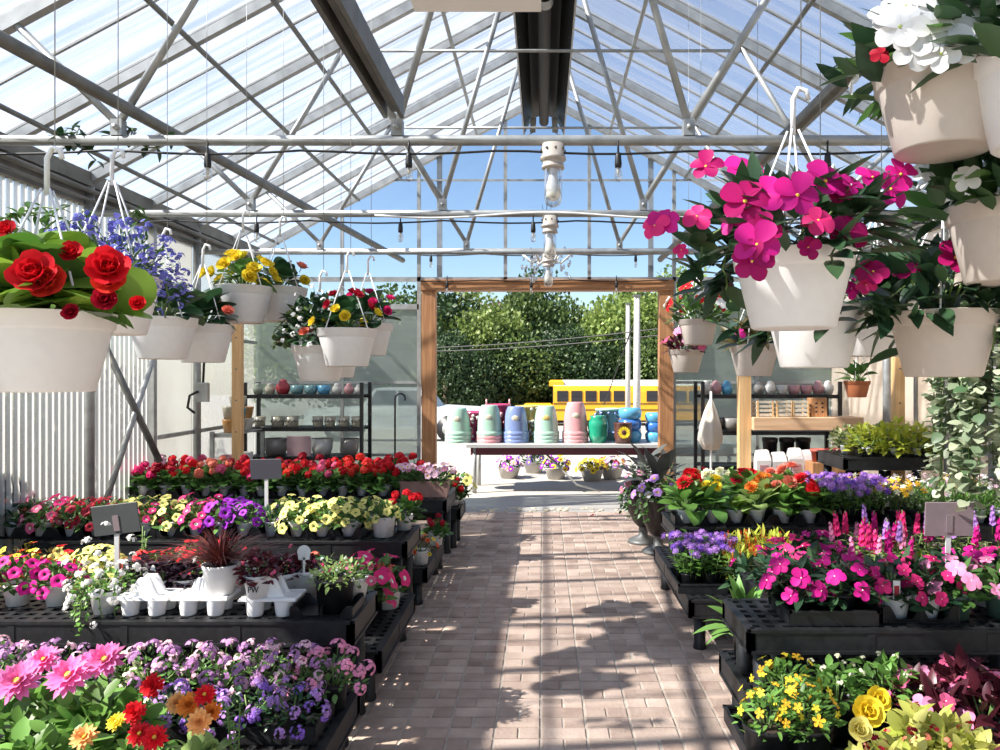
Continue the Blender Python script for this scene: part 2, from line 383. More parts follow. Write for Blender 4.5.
ORD = ['first','second','third','fourth','fifth','sixth','seventh','eighth','ninth','tenth','eleventh','twelfth','thirteenth','fourteenth','fifteenth','sixteenth','seventeenth','eighteenth','nineteenth','twentieth','twenty-first','twenty-second','twenty-third','twenty-fourth','twenty-fifth','twenty-sixth']

def build_frame():
    names = ['closest to the viewer overhead', 'carrying the nearest jar lamp', 'carrying the middle jar lamp', 'carrying the farthest jar lamp']
    for k, y in enumerate(TY):
        t = thing('roof_truss', 'grey steel roof truss ' + names[k], 'roof truss', (0, y, 2.71), 'steel roof trusses')
        def part(n, fn):
            mb = MB(); fn(mb); return obj(n, mb.mesh(n, [STEEL]), t)
        P = lambda x, z: (x, 0, z-2.71)
        part('bottom_chord', lambda m: m.tube([P(-HW+.05, 2.71), P(HW-.05, 2.71)], .026, 12))
        for sg in (-1, 1):
            part('rafter', lambda m: m.beam(P(sg*HW, EZ-.05), P(0, RZ-.05), .05, .06))
            for (xa, za, xb) in ((.72, 2.79, .2), (.72, 2.79, 1.42), (2.1, 2.79, 1.42), (2.1, 2.79, 2.6)):
                part('web_brace', lambda m: m.tube([P(sg*xa, za), P(sg*xb, roofz(xb)-.08)], .019, 10))
            for xx in (.72, 2.1):
                def gus(m): m.box(sg*xx-.028, sg*xx+.028, -.024, .024, .02, .10); m.tube([(sg*xx, -.04, .06), (sg*xx, .04, .06)], .014)
                part('gusset_plate', gus)
        part('collar_tie', lambda m: m.tube([P(-1.45, 3.88), P(1.45, 3.88)], .012, 8))
    y = -.5
    ry = [1.19, 2.87, 4.55, 6.23, 7.83]
    nm = ['nearest the viewer', 'between the first and second trusses', 'between the second and third trusses', 'between the third and fourth trusses', 'just inside the gable']
    for sg, side in ((-1, 'left'), (1, 'right')):
        for k, y in enumerate(ry):
            mb = MB(); mb.beam((sg*HW, y, EZ-.045), (sg*.03, y, RZ-.06), .045, .055)
            tag(obj('rafter_bar', mb.mesh('rafter_bar', [STEEL])), 'intermediate steel rafter of %s roof, %s' % (side, nm[k]), 'rafter', 'intermediate rafters')
        for x, d in ((3.02, 'lowest, by the eave'), (2.1, 'second up from the eave'), (1.62, 'third up from the eave'), (.75, 'nearest the ridge')):
            mb = MB(); mb.tube([(sg*x, -1, roofz(x)-.085), (sg*x, GY-.05, roofz(x)-.085)], .017, 8)
            tag(obj('purlin_pipe', mb.mesh('purlin_pipe', [DSTEEL if x > 1 else STEEL])), 'lengthwise pipe under %s roof, %s' % (side, d), 'purlin', 'lengthwise roof pipes')
    # dark hanging pipes
    mb = MB(); mb.tube([(-2.36, 0, 2.85), (-1.59, 8.5, 2.85)], .03, 12)
    mb.tube([(-2.3, .4, 2.85), (-2.3+.02, .42, 2.99)], .01)
    tag(obj('hanging_pipe', mb.mesh('hanging_pipe', [DSTEEL])), 'long dark pipe slanting overhead on the left towards the doorway', 'pipe')
    mb = MB(); mb.tube([(1.33, 0, 2.86), (1.33, 8.5, 2.86)], .034, 12)
    tag(obj('hanging_pipe', mb.mesh('hanging_pipe', [DSTEEL])), 'long grey pipe overhead on the right above the magenta baskets', 'pipe')
    mb = MB()
    c = MB(); c.box(-.045, .045, -1., 3.62, -.05, .05); 
    mb.box(-.05, -.03, -.9, 1.9, -.05, .05); mb.box(.03, .05, -.9, 1.9, -.05, .05); mb.box(-.03, .03, -.9, 1.9, .03, .05); mb.box(-.012, .012, -.9, 1.9, -.02, .03)
    o = obj('channel_beam', mb.mesh('channel_beam', [DSTEEL]), None, (-.72, 1.72, 2.84)); tag(o, 'thick dark channel beam left of the heater ending at a truss', 'beam')
    # radiant heater under the ridge
    t = thing('tube_heater', 'long black radiant heater hung under the ridge above the aisle', 'heater', (.01, 0, 4.14))
    mb = MB(); prof = [(-.215, .0), (-.205, .03), (-.13, .17), (-.05, .20), (.05, .20), (.13, .17), (.205, .03), (.215, .0)]
    vs = []; y0, y1 = 1.6, 8.05
    for y in (y0, y1):
        for x, z in prof: vs.append((x, y, z))
        for x, z in reversed(prof): vs.append((x*.97, y, z-.012))
    n = len(prof)*2
    mb.add(vs, [(i, (i+1) % n, n+(i+1) % n, n+i) for i in range(n)] + [tuple(range(n-1,-1,-1)), tuple(range(n, 2*n))], 0, False)
    obj('reflector', mb.mesh('reflector', [solid('heater_black', (.006,.0065,.008), .5, 0, 0, 20, .2)]), t)
    mb = MB()
    for sg in (-1, 1): mb.beam((sg*.216, y0, 0), (sg*.216, y1, 0), .014, .03)
    obj('rim', mb.mesh('rim', [STEEL]), t)
    mb = MB(); mb.tube([(-.0, y0, .06), (0, y1-.2, .06)], .05, 14); obj('burner_tube', mb.mesh('burner_tube', [solid('burnt_tube', (.022,.019,.018), .7, .1)]), t)
    mb = MB(); mb.tube([(0, 5.2, .06), (0, 5.32, .06)], .066, 16, cap=False); obj('clamp_ring', mb.mesh('clamp_ring', [STEEL]), t)
    for sg in (-1, 1):
        mb = MB(); mb.beam((sg*.11, 7.9, .12), (sg*.12, 7.95, -.02), .06, .01); mb.beam((sg*.12, 7.95, -.02), (sg*.16, 7.93, -.05), .05, .01)
        obj('end_bracket', mb.mesh('end_bracket', [STEEL]), t)
    mb = MB()
    for y in (2.4, 4.1, 5.8, 7.5):
        for sg in (-1, 1): mb.tube([(sg*.2, y, .02), (sg*.14, y, roofz(.14)-4.14-.05)], .006, 6)
    obj('hanger_chain', mb.mesh('hanger_chain', [STEEL]), t)
    # jar lamps hanging from the cross pipes
    for k, (y, d) in enumerate(((3.71, 'nearest and largest'), (5.39, 'middle'), (7.07, 'farthest and smallest'))):
        t = thing('jar_lamp', 'clear glass jar lamp on white base under cross pipe, %s' % d, 'lamp', (.05, y, 2.38), 'jar lamps over the aisle')
        mb = MB(); mb.lathe([(.001,.31),(.056,.31),(.058,.25),(.064,.246),(.064,.232),(.052,.228),(.052,.205),(.056,.203),(.056,.19),(.001,.188)], 20)
        for q in range(8): mb.sphere((.0585*math.cos(q*PI/4+.2), .0585*math.sin(q*PI/4+.2), .282), .007, 8, 5, 1)
        obj('lamp_base', mb.mesh('lamp_base', [solid('cream_porcelain', (.46,.41,.36), .35), DSTEEL]), t)
        mb = MB(); mb.lathe([(.044,.185),(.046,.12),(.045,.05),(.036,.015),(.02,.003),(.001,0)], 20); obj('glass_jar', mb.mesh('glass_jar', [BULB]), t)
        mb = MB(); mb.lathe([(.001,.03),(.022,.036),(.036,.065),(.036,.10),(.024,.14),(.018,.19)], 16)
        obj('bulb', mb.mesh('bulb', [solid('frosted_bulb', (.75,.75,.73), .3)]), t)
    # festoon lights: a cable along each cross pipe and single bulbs
    lines = [('along the nearest cross pipe', 3.69, 2.665, [(-1.65, 'beside the slanting dark pipe'), (-.66, 'left of nearest jar lamp'), (.37, 'right of nearest jar lamp'), (1.4,'behind the big magenta basket')]),
             ('along the middle cross pipe', 5.37, 2.665, [(-1.02, 'left of middle jar lamp'), (-.07, 'beside middle jar lamp'), (.95, 'right of middle jar lamp'), (-2.05, 'above the yellow begonia baskets')]),
             ('along the gable pipe', 8.5, 2.93, [(-1.27, 'above the left door post'), (-.13, 'over the doorway centre'), (1.05, 'near the right door post')]),
             ('along the timber header', 8.37, 2.62, [(-1.07, 'on the header, left end'), (-.13, 'on the header, middle'), (.82, 'on the header, right end')])]
    for d, y, z, bs in lines:
        mb = MB(); pts = []
        xe = 3.1 if y < 8 else 1.4
        for k in range(40):
            x = -xe + 2*xe*k/39; pts.append((x, y, z - .02*abs(math.sin(x*3.2+y)) - .008))
        mb.tube(pts, .006, 6)
        tag(obj('light_cable', mb.mesh('light_cable', [CABLE])), 'black string light cable ' + d, 'cable', 'string light cables')
        for x, bd in bs:
            t = thing('string_bulb', 'clear string bulb in black socket, ' + bd, 'bulb', (x, y, z-.15), 'string light bulbs')
            mb = MB(); mb.tube([(0,0,.13),(0,0,.15)], .004, 6); mb.lathe([(.001,.13),(.012,.128),(.015,.11),(.018,.075),(.016,.055),(.001,.055)], 12)
            mb.tube([(0,0,.13),(.0,0,.19)], .005, 6)
            obj('socket', mb.mesh('socket', [CABLE]), t)
            mb = MB(); mb.lathe([(.012,.058),(.02,.03),(.021,.01),(.014,-.01),(.001,-.016)], 12); obj('glass_bulb', mb.mesh('glass_bulb', [BULB]), t)
            mb = MB(); mb.tube([(0,0,.055),(0,0,.02)], .006, 6); obj('filament', mb.mesh('filament', [solid('filament_cream', (.75,.68,.5), .4)]), t)
    # white supply cable on the middle pipe
    mb = MB(); mb.tube([( -1.2+2.6*k/20, 5.35, 2.69 - .02*math.sin(k*.5)) for k in range(21)], .008, 6)
    tag(obj('supply_cable', mb.mesh('supply_cable', [WHITE])), 'white power cable tied along the middle cross pipe', 'cable')
    # crystal chandelier seen in the gable
    t = thing('crystal_chandelier', 'small clear crystal chandelier hanging above the doorway', 'chandelier', (.04, 7.85, 2.58))
    crys = glassy('crystal', (.9,.91,.92), .5)
    mb = MB()
    for k in range(6):
        a = k*PI/3
        mb.tube([(.03*math.cos(a), .03*math.sin(a), .2), (.15*math.cos(a), .15*math.sin(a), .14), (.26*math.cos(a), .26*math.sin(a), .24)], .012, 6)
    mb.tube([(0,0,.12),(0,0,.55)], .012, 8)
    obj('arms', mb.mesh('arms', [solid('chandelier_white', (.7,.68,.64), .4)]), t)
    mb = MB()
    for k in range(70):
        a = R.uniform(0, 2*PI); r = R.choice((.28, .24, .16)); z = R.uniform(-.02, .26)
        mb.sphere((r*math.cos(a), r*math.sin(a), z), R.uniform(.010,.019), 6, 4, 0, (1,1,1.8))
    obj('crystal_drops', mb.mesh('crystal_drops', [crys]), t)
    mb = MB()
    for sg in (-1, 1): mb.tube([(0,0,.5),(sg*.05,0,.75)], .003, 5)
    mb.tube([(0,0,.5),(0,0,1.48)], .004, 6)
    obj('hanging_wire', mb.mesh('hanging_wire', [DSTEEL]), t)
    # wall braces, conduit and outlet at the left wall
    mb = MB(); mb.tube([(-3.2, 6.0, .45), (-3.2, 6.55, 1.85)], .022, 8); a = W(155, 365, 6.2); b = W(106, 495, 5.4)
    mb = MB(); mb.tube([a+Vector((.05,0,.25)), b - Vector((.02,0,.1))], .022, 8)
    tag(obj('wall_brace', mb.mesh('wall_brace', [STEEL])), 'pale diagonal pipe brace against the ribbed left wall', 'brace')
    mb = MB(); mb.tube([W(100, 335, 5.7), W(160, 462, 5.9)], .026, 8)
    tag(obj('wall_brace', mb.mesh('wall_brace', [DSTEEL])), 'dark diagonal pipe brace crossing in front of the pale one', 'brace')
    t = thing('outlet_box', 'grey outlet box with hanging black cord on the left corner post', 'outlet', (-3.16, 7.0, 1.3))
    mb = MB(); mb.bevbox(-.05, .05, -.05, 0, 0, .18, .01); obj('box', mb.mesh('box', [STEEL]), t)
    mb = MB(); mb.tube([(-.03,-.06,.1),(-.1,-.08,.06),(-.12,-.08,-.05),(-.05,-.09,-.1)], .012, 6); mb.tube([(0,-.03,.15),(.02,-.03,.6)], .012, 6); obj('cord', mb.mesh('cord', [CABLE]), t)
    t = thing('strip_light', 'white strip light under the overhead cross pipe, left of the heater', 'lamp', (-.18, 2.03, 2.557))
    mb = MB(); mb.bevbox(-.175, .175, -.05, .05, .0, .085, .012); obj('housing', mb.mesh('housing', [WHITE]), t)
    for x in (-.12, .12):
        mb = MB(); mb.box(x-.015, x+.015, -.03, .03, .085, .135); obj('bracket', mb.mesh('bracket', [STEEL]), t)
build_frame()
# ------------------------------------------------------------------ plant colours
G = {
 'green': leafmat('leaf_green', (.08,.18,.04), .3, .5, .4), 'dark': leafmat('leaf_dark', (.025,.075,.025), .22, .5, .3),
 'lime': leafmat('leaf_lime', (.26,.42,.05), .35, .4), 'bright': leafmat('leaf_bright', (.13,.27,.05), .35, .6),
 'pale': leafmat('leaf_pale', (.30,.42,.13), .35, .35), 'burg': leafmat('leaf_burgundy', (.06,.012,.02), .25, .5, .35, (.16,.03,.045)),
 'canna': leafmat('leaf_dark_grey', (.03,.03,.028), .15, .5, .4, (.13,.135,.12)),
 'purple': leafmat('leaf_purple', (.022,.008,.018), .15, .5, .4), 'bronze': leafmat('leaf_bronze', (.10,.07,.03), .25, .5, .4, (.20,.18,.05)),
 'redgrass': leafmat('leaf_redgrass', (.10,.015,.02), .25, .5, .4, (.22,.06,.045)), 'grey': leafmat('leaf_grey', (.09,.10,.085), .2, .5, .5, (.22,.23,.19)),
 'coleus': leafmat('leaf_coleus', (.40,.46,.06), .35, .4, .4, (.76,.70,.22)), 'varieg': leafmat('leaf_variegated', (.16,.28,.06), .3, .4, .4, (.72,.70,.40)),
 'yellow': leafmat('leaf_yellowgreen', (.36,.46,.04), .35, .3, .4, (.62,.62,.10)), 'impdark': leafmat('leaf_impatiens', (.022,.06,.03), .15, .5, .28, (.06,.12,.05)),
 'tree': leafmat('tree_leaf', (.045,.085,.022), .3, .5, .5, (.13,.19,.05)), 'treelight': leafmat('tree_leaf_light', (.12,.19,.04), .35, .4, .5, (.26,.33,.09)),
 'treedark': leafmat('tree_leaf_dark', (.018,.04,.016), .2, .5, .5, (.05,.09,.03)), 'twig': leafmat('bare_twig', (.17,.13,.08), .2, .4, .7, (.28,.25,.15)),
 'lobelia': leafmat('lobelia_blossom', (.11,.10,.48), .25, .5, .5, (.30,.28,.72)),
 'begonia': leafmat('leaf_begonia', (.09,.22,.03), .3, .5, .4, (.32,.50,.06)),
 'ivy': leafmat('leaf_ivy', (.06,.12,.05), .25, .5, .4, (.45,.48,.33)),
}
PC = {'yellow': (.86,.66,.045), 'paleyel': (.88,.76,.24), 'gold': (.86,.46,.03), 'hot': (.78,.03,.20), 'red': (.68,.012,.022), 'scarlet': (.78,.05,.03),
 'crimson': (.42,.008,.03), 'magenta': (.64,.012,.25), 'purple': (.30,.02,.48), 'violet': (.26,.11,.58), 'lilac': (.52,.27,.70), 'pink': (.86,.30,.50),
 'palepink': (.90,.55,.66), 'rose': (.74,.12,.26), 'white': (.86,.86,.82), 'salmon': (.86,.25,.17), 'orange': (.88,.28,.04), 'peach': (.88,.45,.16), 'mauve': (.50,.24,.52),
 'deepmag': (.46,.005,.13), 'blue': (.14,.15,.55), 'deepviolet': (.12,.04,.32), 'dahliapink': (.88,.20,.48), 'cream': (.86,.82,.58), 'orred': (.75,.12,.03)}
def pm(c): return leafmat('petal_'+c, PC[c], .3, .22, .55, None, .25)
CEN = {'y': solid('flower_eye_yellow', (.85,.6,.06), .7), 'd': solid('flower_eye_dark', (.06,.01,.02), .7), 'g': solid('flower_eye_green', (.35,.42,.08), .7), 'w': solid('flower_eye_white', (.8,.8,.7), .7)}
STEM = solid('green_stem', (.12,.2,.05), .6)

def rdir(lo=0., hi=1.):
    z = R.uniform(lo, hi); a = R.uniform(0, 2*PI); q = math.sqrt(max(0, 1-z*z)); return Vector((q*math.cos(a), q*math.sin(a), z))
def align(n): return Vector((0,0,1)).rotation_difference(Vector(n).normalized())

BM = {}
def bloom_mesh(kind, c, eye='y', var=0):
    key = (kind, c, eye, var)
    if key in BM: return BM[key]
    mb = MB(); X = Vector((1,0,0)); Z = Vector((0,0,1))
    def ringp(n, L, Wd, tilt, z0, shape, cup, r0=.05, off=0, fold=.12, ruf=0.):
        for k in range(n):
            a = 2*PI*(k+off)/n + R.uniform(-.12,.12); d = Vector((math.cos(a), math.sin(a), 0))
            dd = d*math.cos(tilt) + Z*math.sin(tilt); up = Z*math.cos(tilt) - d*math.sin(tilt)
            mb.petal(d*r0 + Z*z0, dd, up, L*R.uniform(.9,1.08), Wd, cup, 0, shape, fold, ruf)
    if kind == 'petunia':
        n = 20; rings = ((.10,-.35),(.28,-.06),(.68,.06),(1.,.0)); vs = []
        for i, (r, z) in enumerate(rings):
            for k in range(n):
                a = 2*PI*k/n; lob = 1 + (.10*math.cos(5*a) if i > 1 else 0); zz = z + (.09*math.cos(5*a+PI)+R.uniform(-.04,.04) if i == 3 else 0)
                vs.append((r*lob*math.cos(a), r*lob*math.sin(a), zz))
        for i in range(3): mb.add(vs if i == 0 else [], [], 0)
        for i in range(3):
            for k in range(n):
                mb.f.append((i*n+k, i*n+(k+1)%n, (i+1)*n+(k+1)%n, (i+1)*n+k)); mb.m.append(1 if i == 0 else 0); mb.s.append(True)
        mb.tube([(0,0,-.3),(0,0,-1.1)], [.12,.05], 6, 2)
    elif kind == 'impatiens':
        for k, (a, L, Wd) in enumerate(((90,.92,.86),(18,1.0,.84),(162,1.0,.84),(-50,1.1,.98),(230,1.1,.98))):
            a = math.radians(a); d = Vector((math.cos(a), math.sin(a), 0)); t = R.uniform(-.15,.25)
            mb.petal(d*.02 + Z*(.03*k), d*math.cos(t)+Z*math.sin(t), Z, L, Wd, R.uniform(-.35,.1), 0, 'round', .13, .03)
        mb.sphere((0,0,.05), .1, 8, 5, 1); mb.tube([(0,0,0),(0,.1,-.8)], .04, 5, 2)
    elif kind == 'begonia':
        for n, L, t, z in ((7,1.,.15,0),(7,.85,.55,.06),(6,.68,.9,.12),(5,.5,1.15,.18),(3,.34,1.35,.22)): ringp(n, L, L*.95, t, z, 'round', .45, .05, R.random(), .12, .06)
        mb.tube([(0,0,0),(0,0,-.7)], .06, 5, 2)
    elif kind == 'dahlia':
        for n, L, t, z in ((13,1.,-.12,0),(12,.88,.22,.05),(10,.68,.55,.1),(8,.45,.9,.14)): ringp(n, L, .36, t, z, 'point', .12, .08, R.random(), .14)
        mb.sphere((0,0,.17), .2, 10, 6, 1, (1,1,.6)); mb.tube([(0,0,0),(.05,.05,-.9),(.0,.1,-2.6)], .06, 6, 2)
    elif kind == 'mum':
        for n, L, t, z in ((14,1.,.05,0),(13,.9,.35,.06),(11,.75,.65,.14),(9,.55,.95,.2),(6,.38,1.25,.24)): ringp(n, L, .34, t, z, 'petal', .1, .06, R.random())
        mb.tube([(0,0,0),(.0,.05,-1.8)], .06, 6, 2)
    elif kind == 'geranium':
        for k in range(24):
            d = rdir(-.25, 1); q = align(d + rdir(-1,1)*.2); p = d*.78
            for j in range(5):
                a = 2*PI*j/5 + k; e = q @ Vector((math.cos(a), math.sin(a), .15)); mb.petal(p, e, q @ Z, .36, .34, -.1, 0, 'round', .05)
        mb.sphere((0,0,0), .55, 8, 5, 0); mb.tube([(0,0,-.4),(0,.05,-2.6)], .07, 6, 2)
    elif kind == 'verbena':
        for k in range(16):
            d = rdir(.1, 1); d.z *= .7; q = align(d + Z*.3); p = d*.85
            for j in range(5):
                a = 2*PI*j/5 + k; e = q @ Vector((math.cos(a), math.sin(a), .05)); mb.petal(p, e, q @ Z, .27, .24, 0, 0, 'round', .03)
            mb.sphere(p, .05, 5, 3, 1)
        mb.tube([(0,0,.2),(0,.0,-1.2)], .06, 5, 2)
    elif kind == 'ageratum':
        for k in range(70):
            d = rdir(-.1, 1); d.z *= .75; mb.petal(d*.6, d + rdir(-1,1)*.5, Z + rdir()*.3, .45, .16, 0, 0, 'quad')
        mb.sphere((0,0,.1), .6, 8, 5, 0, (1,1,.7)); mb.tube([(0,0,0),(0,0,-2.)], .06, 5, 2)
    elif kind == 'plume':
        for k in range(90):
            z = R.random(); a = R.uniform(0, 2*PI); r = .33*(1-z)**.7; d = Vector((math.cos(a), math.sin(a), .9))
            mb.petal(Vector((r*math.cos(a)*.4, r*math.sin(a)*.4, z*2)), d, Z, .42*(1.1-z*.6), .16, .1, 0, 'quad')
        mb.tube([(0,0,1.2),(0,0,-1.)], .06, 5, 2)
    elif kind == 'spike':
        for k in range(22):
            z = k/22*3; a = k*2.4; d = Vector((math.cos(a), math.sin(a), .25)); rr = .5*(1.15-z/4)
            q = align(d); p = d*.22 + Z*z
            for j in range(5):
                b = 2*PI*j/5 + k; e = q @ Vector((math.cos(b), math.sin(b), .25)); mb.petal(p, e, q @ Z, rr*.9, rr*.8, -.2, 0, 'round', .06)
        mb.tube([(0,0,3.2),(0,0,-2.)], .07, 6, 2)
    elif kind == 'pansy':
        for k, (a, L, Wd) in enumerate(((60,.9,1.),(120,.9,1.),(0,.85,.95),(180,.85,.95),(270,.95,1.3))):
            a = math.radians(a); d = Vector((math.cos(a), math.sin(a), 0)); mb.petal(Z*(.02*k), d + Z*.1, Z, L, Wd, -.1, 0, 'round', .04, .03)
        mb.lathe([(.001,.13),(.2,.11),(.38,.07)], 10, 1)
        mb.tube([(0,0,0),(0,.1,-1.3)], .05, 5, 2)
    elif kind == 'star':
        ringp(5, 1., .62, .1, 0, 'petal', -.05, .02); mb.sphere((0,0,.06), .16, 6, 4, 1); mb.tube([(0,0,0),(0,0,-1.)], .06, 4, 2)
    elif kind == 'cluster':
        for k in range(9):
            d = rdir(-.1, 1); p = d*.75; q = align(d + Z*.4 - Vector((0,.3,0)))
            for j in range(5):
                a = 2*PI*j/5 + k; e = q @ Vector((math.cos(a), math.sin(a), .05)); mb.petal(p, e, q @ Z, .36, .3, -.1, 0, 'round', .04)
            mb.sphere(p, .06, 5, 3, 1)
        mb.tube([(0,0,.2),(0,0,-1.)], .05, 4, 2)
    me = mb.mesh(kind+'_bloom', [pm(c), CEN[eye], STEM]); BM[key] = me; return me

FM = {}
def foliage_mesh(spec, var=0):
    key = (spec, var)
    if key in FM: return FM[key]
    style, RR, H, n, L, Wd, mat = spec[:7]; shape = spec[7] if len(spec) > 7 else 'leaf'
    mb = MB(); Z = Vector((0,0,1))
    if style == 'mound':
        for k in range(n):
            d = rdir(-.15, 1); f = R.uniform(.35, 1)**.6
            p = Vector((d.x*RR*f, d.y*RR*f, max(-.015, d.z*H*f)))
            ld = (d*Vector((1,1,.6)) + rdir(-1,1)*.55 + Z*.15); l = L*R.uniform(.65,1.25)
            mb.petal(p - ld.normalized()*l*.4, ld, Z + d*.6 + rdir()*.4, l, Wd*l/L, R.uniform(-.35,.1), 0, shape, .1)
        for k in range(7):
            d = rdir(.3, 1); mb.tube([(d.x*.01, d.y*.01, -.02), (d.x*RR*.7, d.y*RR*.7, d.z*H*.7)], .0035, 5, 1)
    elif style == 'upright':   # leafy stems
        for k in range(max(4, n//9)):
            a = R.uniform(0, 2*PI); rr = RR*math.sqrt(R.random()); lean = R.uniform(.1, .5)
            b = Vector((rr*.4*math.cos(a), rr*.4*math.sin(a), -.02)); t = Vector((rr*math.cos(a)*(1+lean*.2), rr*math.sin(a)*(1+lean*.2), H*R.uniform(.7,1.05)))
            mb.tube([b, (b+t)/2 + Vector((0,0,.01)), t], .003, 5, 1)
            for j in range(9):
                f = .25 + .75*j/8; p = b.lerp(t, f); an = j*2.4 + k; d = Vector((math.cos(an), math.sin(an), R.uniform(.2,.7)))
                mb.petal(p, d, Z, L*R.uniform(.7,1.15)*(1.1-.4*f), Wd, -.25, 0, shape, .1)
    elif style == 'grass':
        for k in range(n):
            a = R.uniform(0, 2*PI); out = R.uniform(.15, 1); hh = H*R.uniform(.6, 1.05)*(1.1-.45*out); pts = []
            w0 = Wd*R.uniform(.7,1.2); d = Vector((math.cos(a), math.sin(a), 0)); sd = Vector((-d.y, d.x, 0)); vs = []
            for j in range(6):
                t = j/5; p = d*(.015 + RR*out*t**1.3) + Z*(hh*(1.55*t - .62*t*t*(1+out*.5)))
                ww = w0*(1-t**2)+.0004; vs += [p - sd*ww/2, p + sd*ww/2]
            mb.add(vs, [(2*i, 2*i+1, 2*i+3, 2*i+2) for i in range(5)], 0, True)
    elif style == 'rosette':   # large leaves on petioles
        for k in range(n):
            a = k*2.4 + R.uniform(-.3,.3); f = (k+.5)/n; el = PI/2*(1-f)*.9 + .12
            d = Vector((math.cos(a)*math.cos(el), math.sin(a)*math.cos(el), math.sin(el)))
            p = Vector((d.x*RR*.45, d.y*RR*.45, d.z*H*.6)); l = L*R.uniform(.75,1.15)
            mb.tube([(0,0,-.02), p], .004, 5, 1)
            mb.petal(p, d + Vector((0,0,-.15)) + rdir(-1,1)*.25, Z + rdir()*.4, l, Wd*l/L, -.35, 0, shape, .1)
    elif style == 'trail':
        for k in range(max(3, n//14)):
            a = R.uniform(0, 2*PI); rr = RR*R.uniform(.6, 1.1); pts = []
            drop = H*R.uniform(.5, 1.1)
            for j in range(8):
                t = j/7; pts.append(Vector((rr*math.cos(a)*min(1, t*2.2), rr*math.sin(a)*min(1, t*2.2), .05*math.sin(min(1,t*2)*PI) - drop*max(0, t-.3)/.7)) + rdir(-1,1)*.008)
            mb.tube(pts, .0025, 4, 1)
            nl = 14 if H < .4 else 40
            for j in range(nl):
                t = j/(nl-1)*6.99; i = int(t); p = pts[i].lerp(pts[i+1], t-i); d = rdir(-1, 1) + Vector((math.cos(a), math.sin(a), -.2))
                mb.petal(p, d, Z + rdir()*.6, L*R.uniform(.6,1.2), Wd, -.15, 0, shape, .1)
        for k in range(n//2):
            d = rdir(0, 1); p = Vector((d.x*RR*.8, d.y*RR*.8, d.z*RR*.6)); mb.petal(p, d + rdir(-1,1)*.6, Z + rdir()*.5, L, Wd, -.2, 0, shape, .1)
    me = mb.mesh('foliage', [G[mat], STEM]); FM[key] = me; return me

PM = {}
def pot_mesh(kind):
    if kind in PM: return PM[kind]
    rt, rb, h, mat, rim = {'white': (.060,.043,.095,WHITEP,.014), 'black': (.055,.044,.10,BLACKP,.012), 'bigwhite': (.078,.058,.125,WHITEP,.016), 'bigblack': (.085,.068,.14,BLACKP,.014),
        'green': (.062,.046,.10,GREENP,.022), 'smallwhite': (.045,.034,.07,WHITEP,.01), 'grey': (.085,.062,.11,solid('grey_pot', (.42,.40,.37), .6),.015), 'terra': (.06,.045,.10,solid('terracotta', (.52,.17,.07), .7),.02),
        'tub': (.10,.085,.13,GREYP,.015)}[kind]
    mb = MB(); mb.lathe([(.001,0),(rb,0),(rt*.96-.002,h-rim-.004),(rt-.001,h-rim),(rt+.002,h-.002),(rt,h),(rt-.005,h),(rt-.008,h-.018)], 20, 0)
    mb.lathe([(rt-.008,h-.016),(.001,h-.012)], 20, 1)
    me = mb.mesh('pot', [mat, SOIL]); me['h'] = h; me['r'] = rt; PM[kind] = me; return me

# bloom spec: (kind, colour, eye, count, radius, dome radius, dome height, lowest direction z, lift)
def put_blooms(root, specs, z0, RR=None, var=0, sc=1.):
    for kind, c, eye, n, r, dr, dh, lo, lift in specs:
        nn = max(1, int(round(n*R.uniform(.8,1.15))))
        off = R.random()
        for k in range(nn):
            z = 1 - (1-lo)*((k+R.uniform(.2,.8))/nn); a = (k+off)*2.39996 + R.uniform(-.35,.35); q = math.sqrt(max(0,1-z*z))
            d = Vector((q*math.cos(a), q*math.sin(a), z)); jr = R.uniform(.88,1.1)
            p = Vector((d.x*dr*jr, d.y*dr*jr, d.z*dh*jr + lift*R.uniform(.7,1.1))) * sc
            upr = kind in ('plume','spike')
            nrm = (Vector((0,0,1)) + d*.15) if upr else (d*Vector((1,1,.7)) + Vector((-.1,-.3,.35)) + rdir(-1,1)*.25)
            bloom(root, kind, c, eye, p + Vector((0,0,z0)), nrm, r*R.uniform(.82,1.15)*sc, (k % 3))
def bloom(root, kind, c, eye, p, nrm, r, var=0):
    o = bpy.data.objects.new('bloom', bloom_mesh(kind, c, eye, var)); COL.objects.link(o); o.parent = root
    o.location = p; o.scale = (r,)*3
    o.rotation_euler = (align(nrm) @ Quaternion((0,0,1), R.uniform(0, 2*PI))).to_euler(); return o

K = {}
def kind(key, name, cat, look, pot, fol, blooms=()): K[key] = (name, cat, look, pot, fol, blooms)
pf = ('mound', .115, .105, 110, .044, .021, 'green')
def pet(key, c, eye, look, n=14, extra=()): kind(key, 'potted_petunia', 'potted plant', look, 'white', pf, (('petunia', c, eye, n, .027, .115, .115, -.1, 0),)+tuple(extra))
pet('p_yel', 'paleyel', 'g', 'pale yellow petunia', 15); pet('p_hot', 'hot', 'w', 'hot pink petunia', 14); pet('p_red', 'crimson', 'd', 'crimson petunia', 15)
pet('p_mag', 'magenta', 'd', 'magenta petunia', 13); pet('p_pur', 'purple', 'd', 'purple petunia', 20); pet('p_pink', 'rose', 'w', 'rose pink petunia', 11)
pet('p_red2', 'red', 'd', 'bright red petunia', 14); pet('p_pale', 'palepink', 'y', 'pale pink petunia', 16)
kind('p_leaf', 'potted_geranium', 'potted plant', 'leafy green geranium', 'white', ('mound', .10, .11, 80, .05, .045, 'dark', 'round'), (('geranium','salmon','y',1,.02,.05,.1,.6,.01),))
kind('p_dark', 'potted_verbena', 'potted plant', 'dark green verbena', 'white', ('mound', .10, .10, 95, .04, .018, 'dark'), (('verbena','deepviolet','y',3,.02,.09,.09,.2,0),))
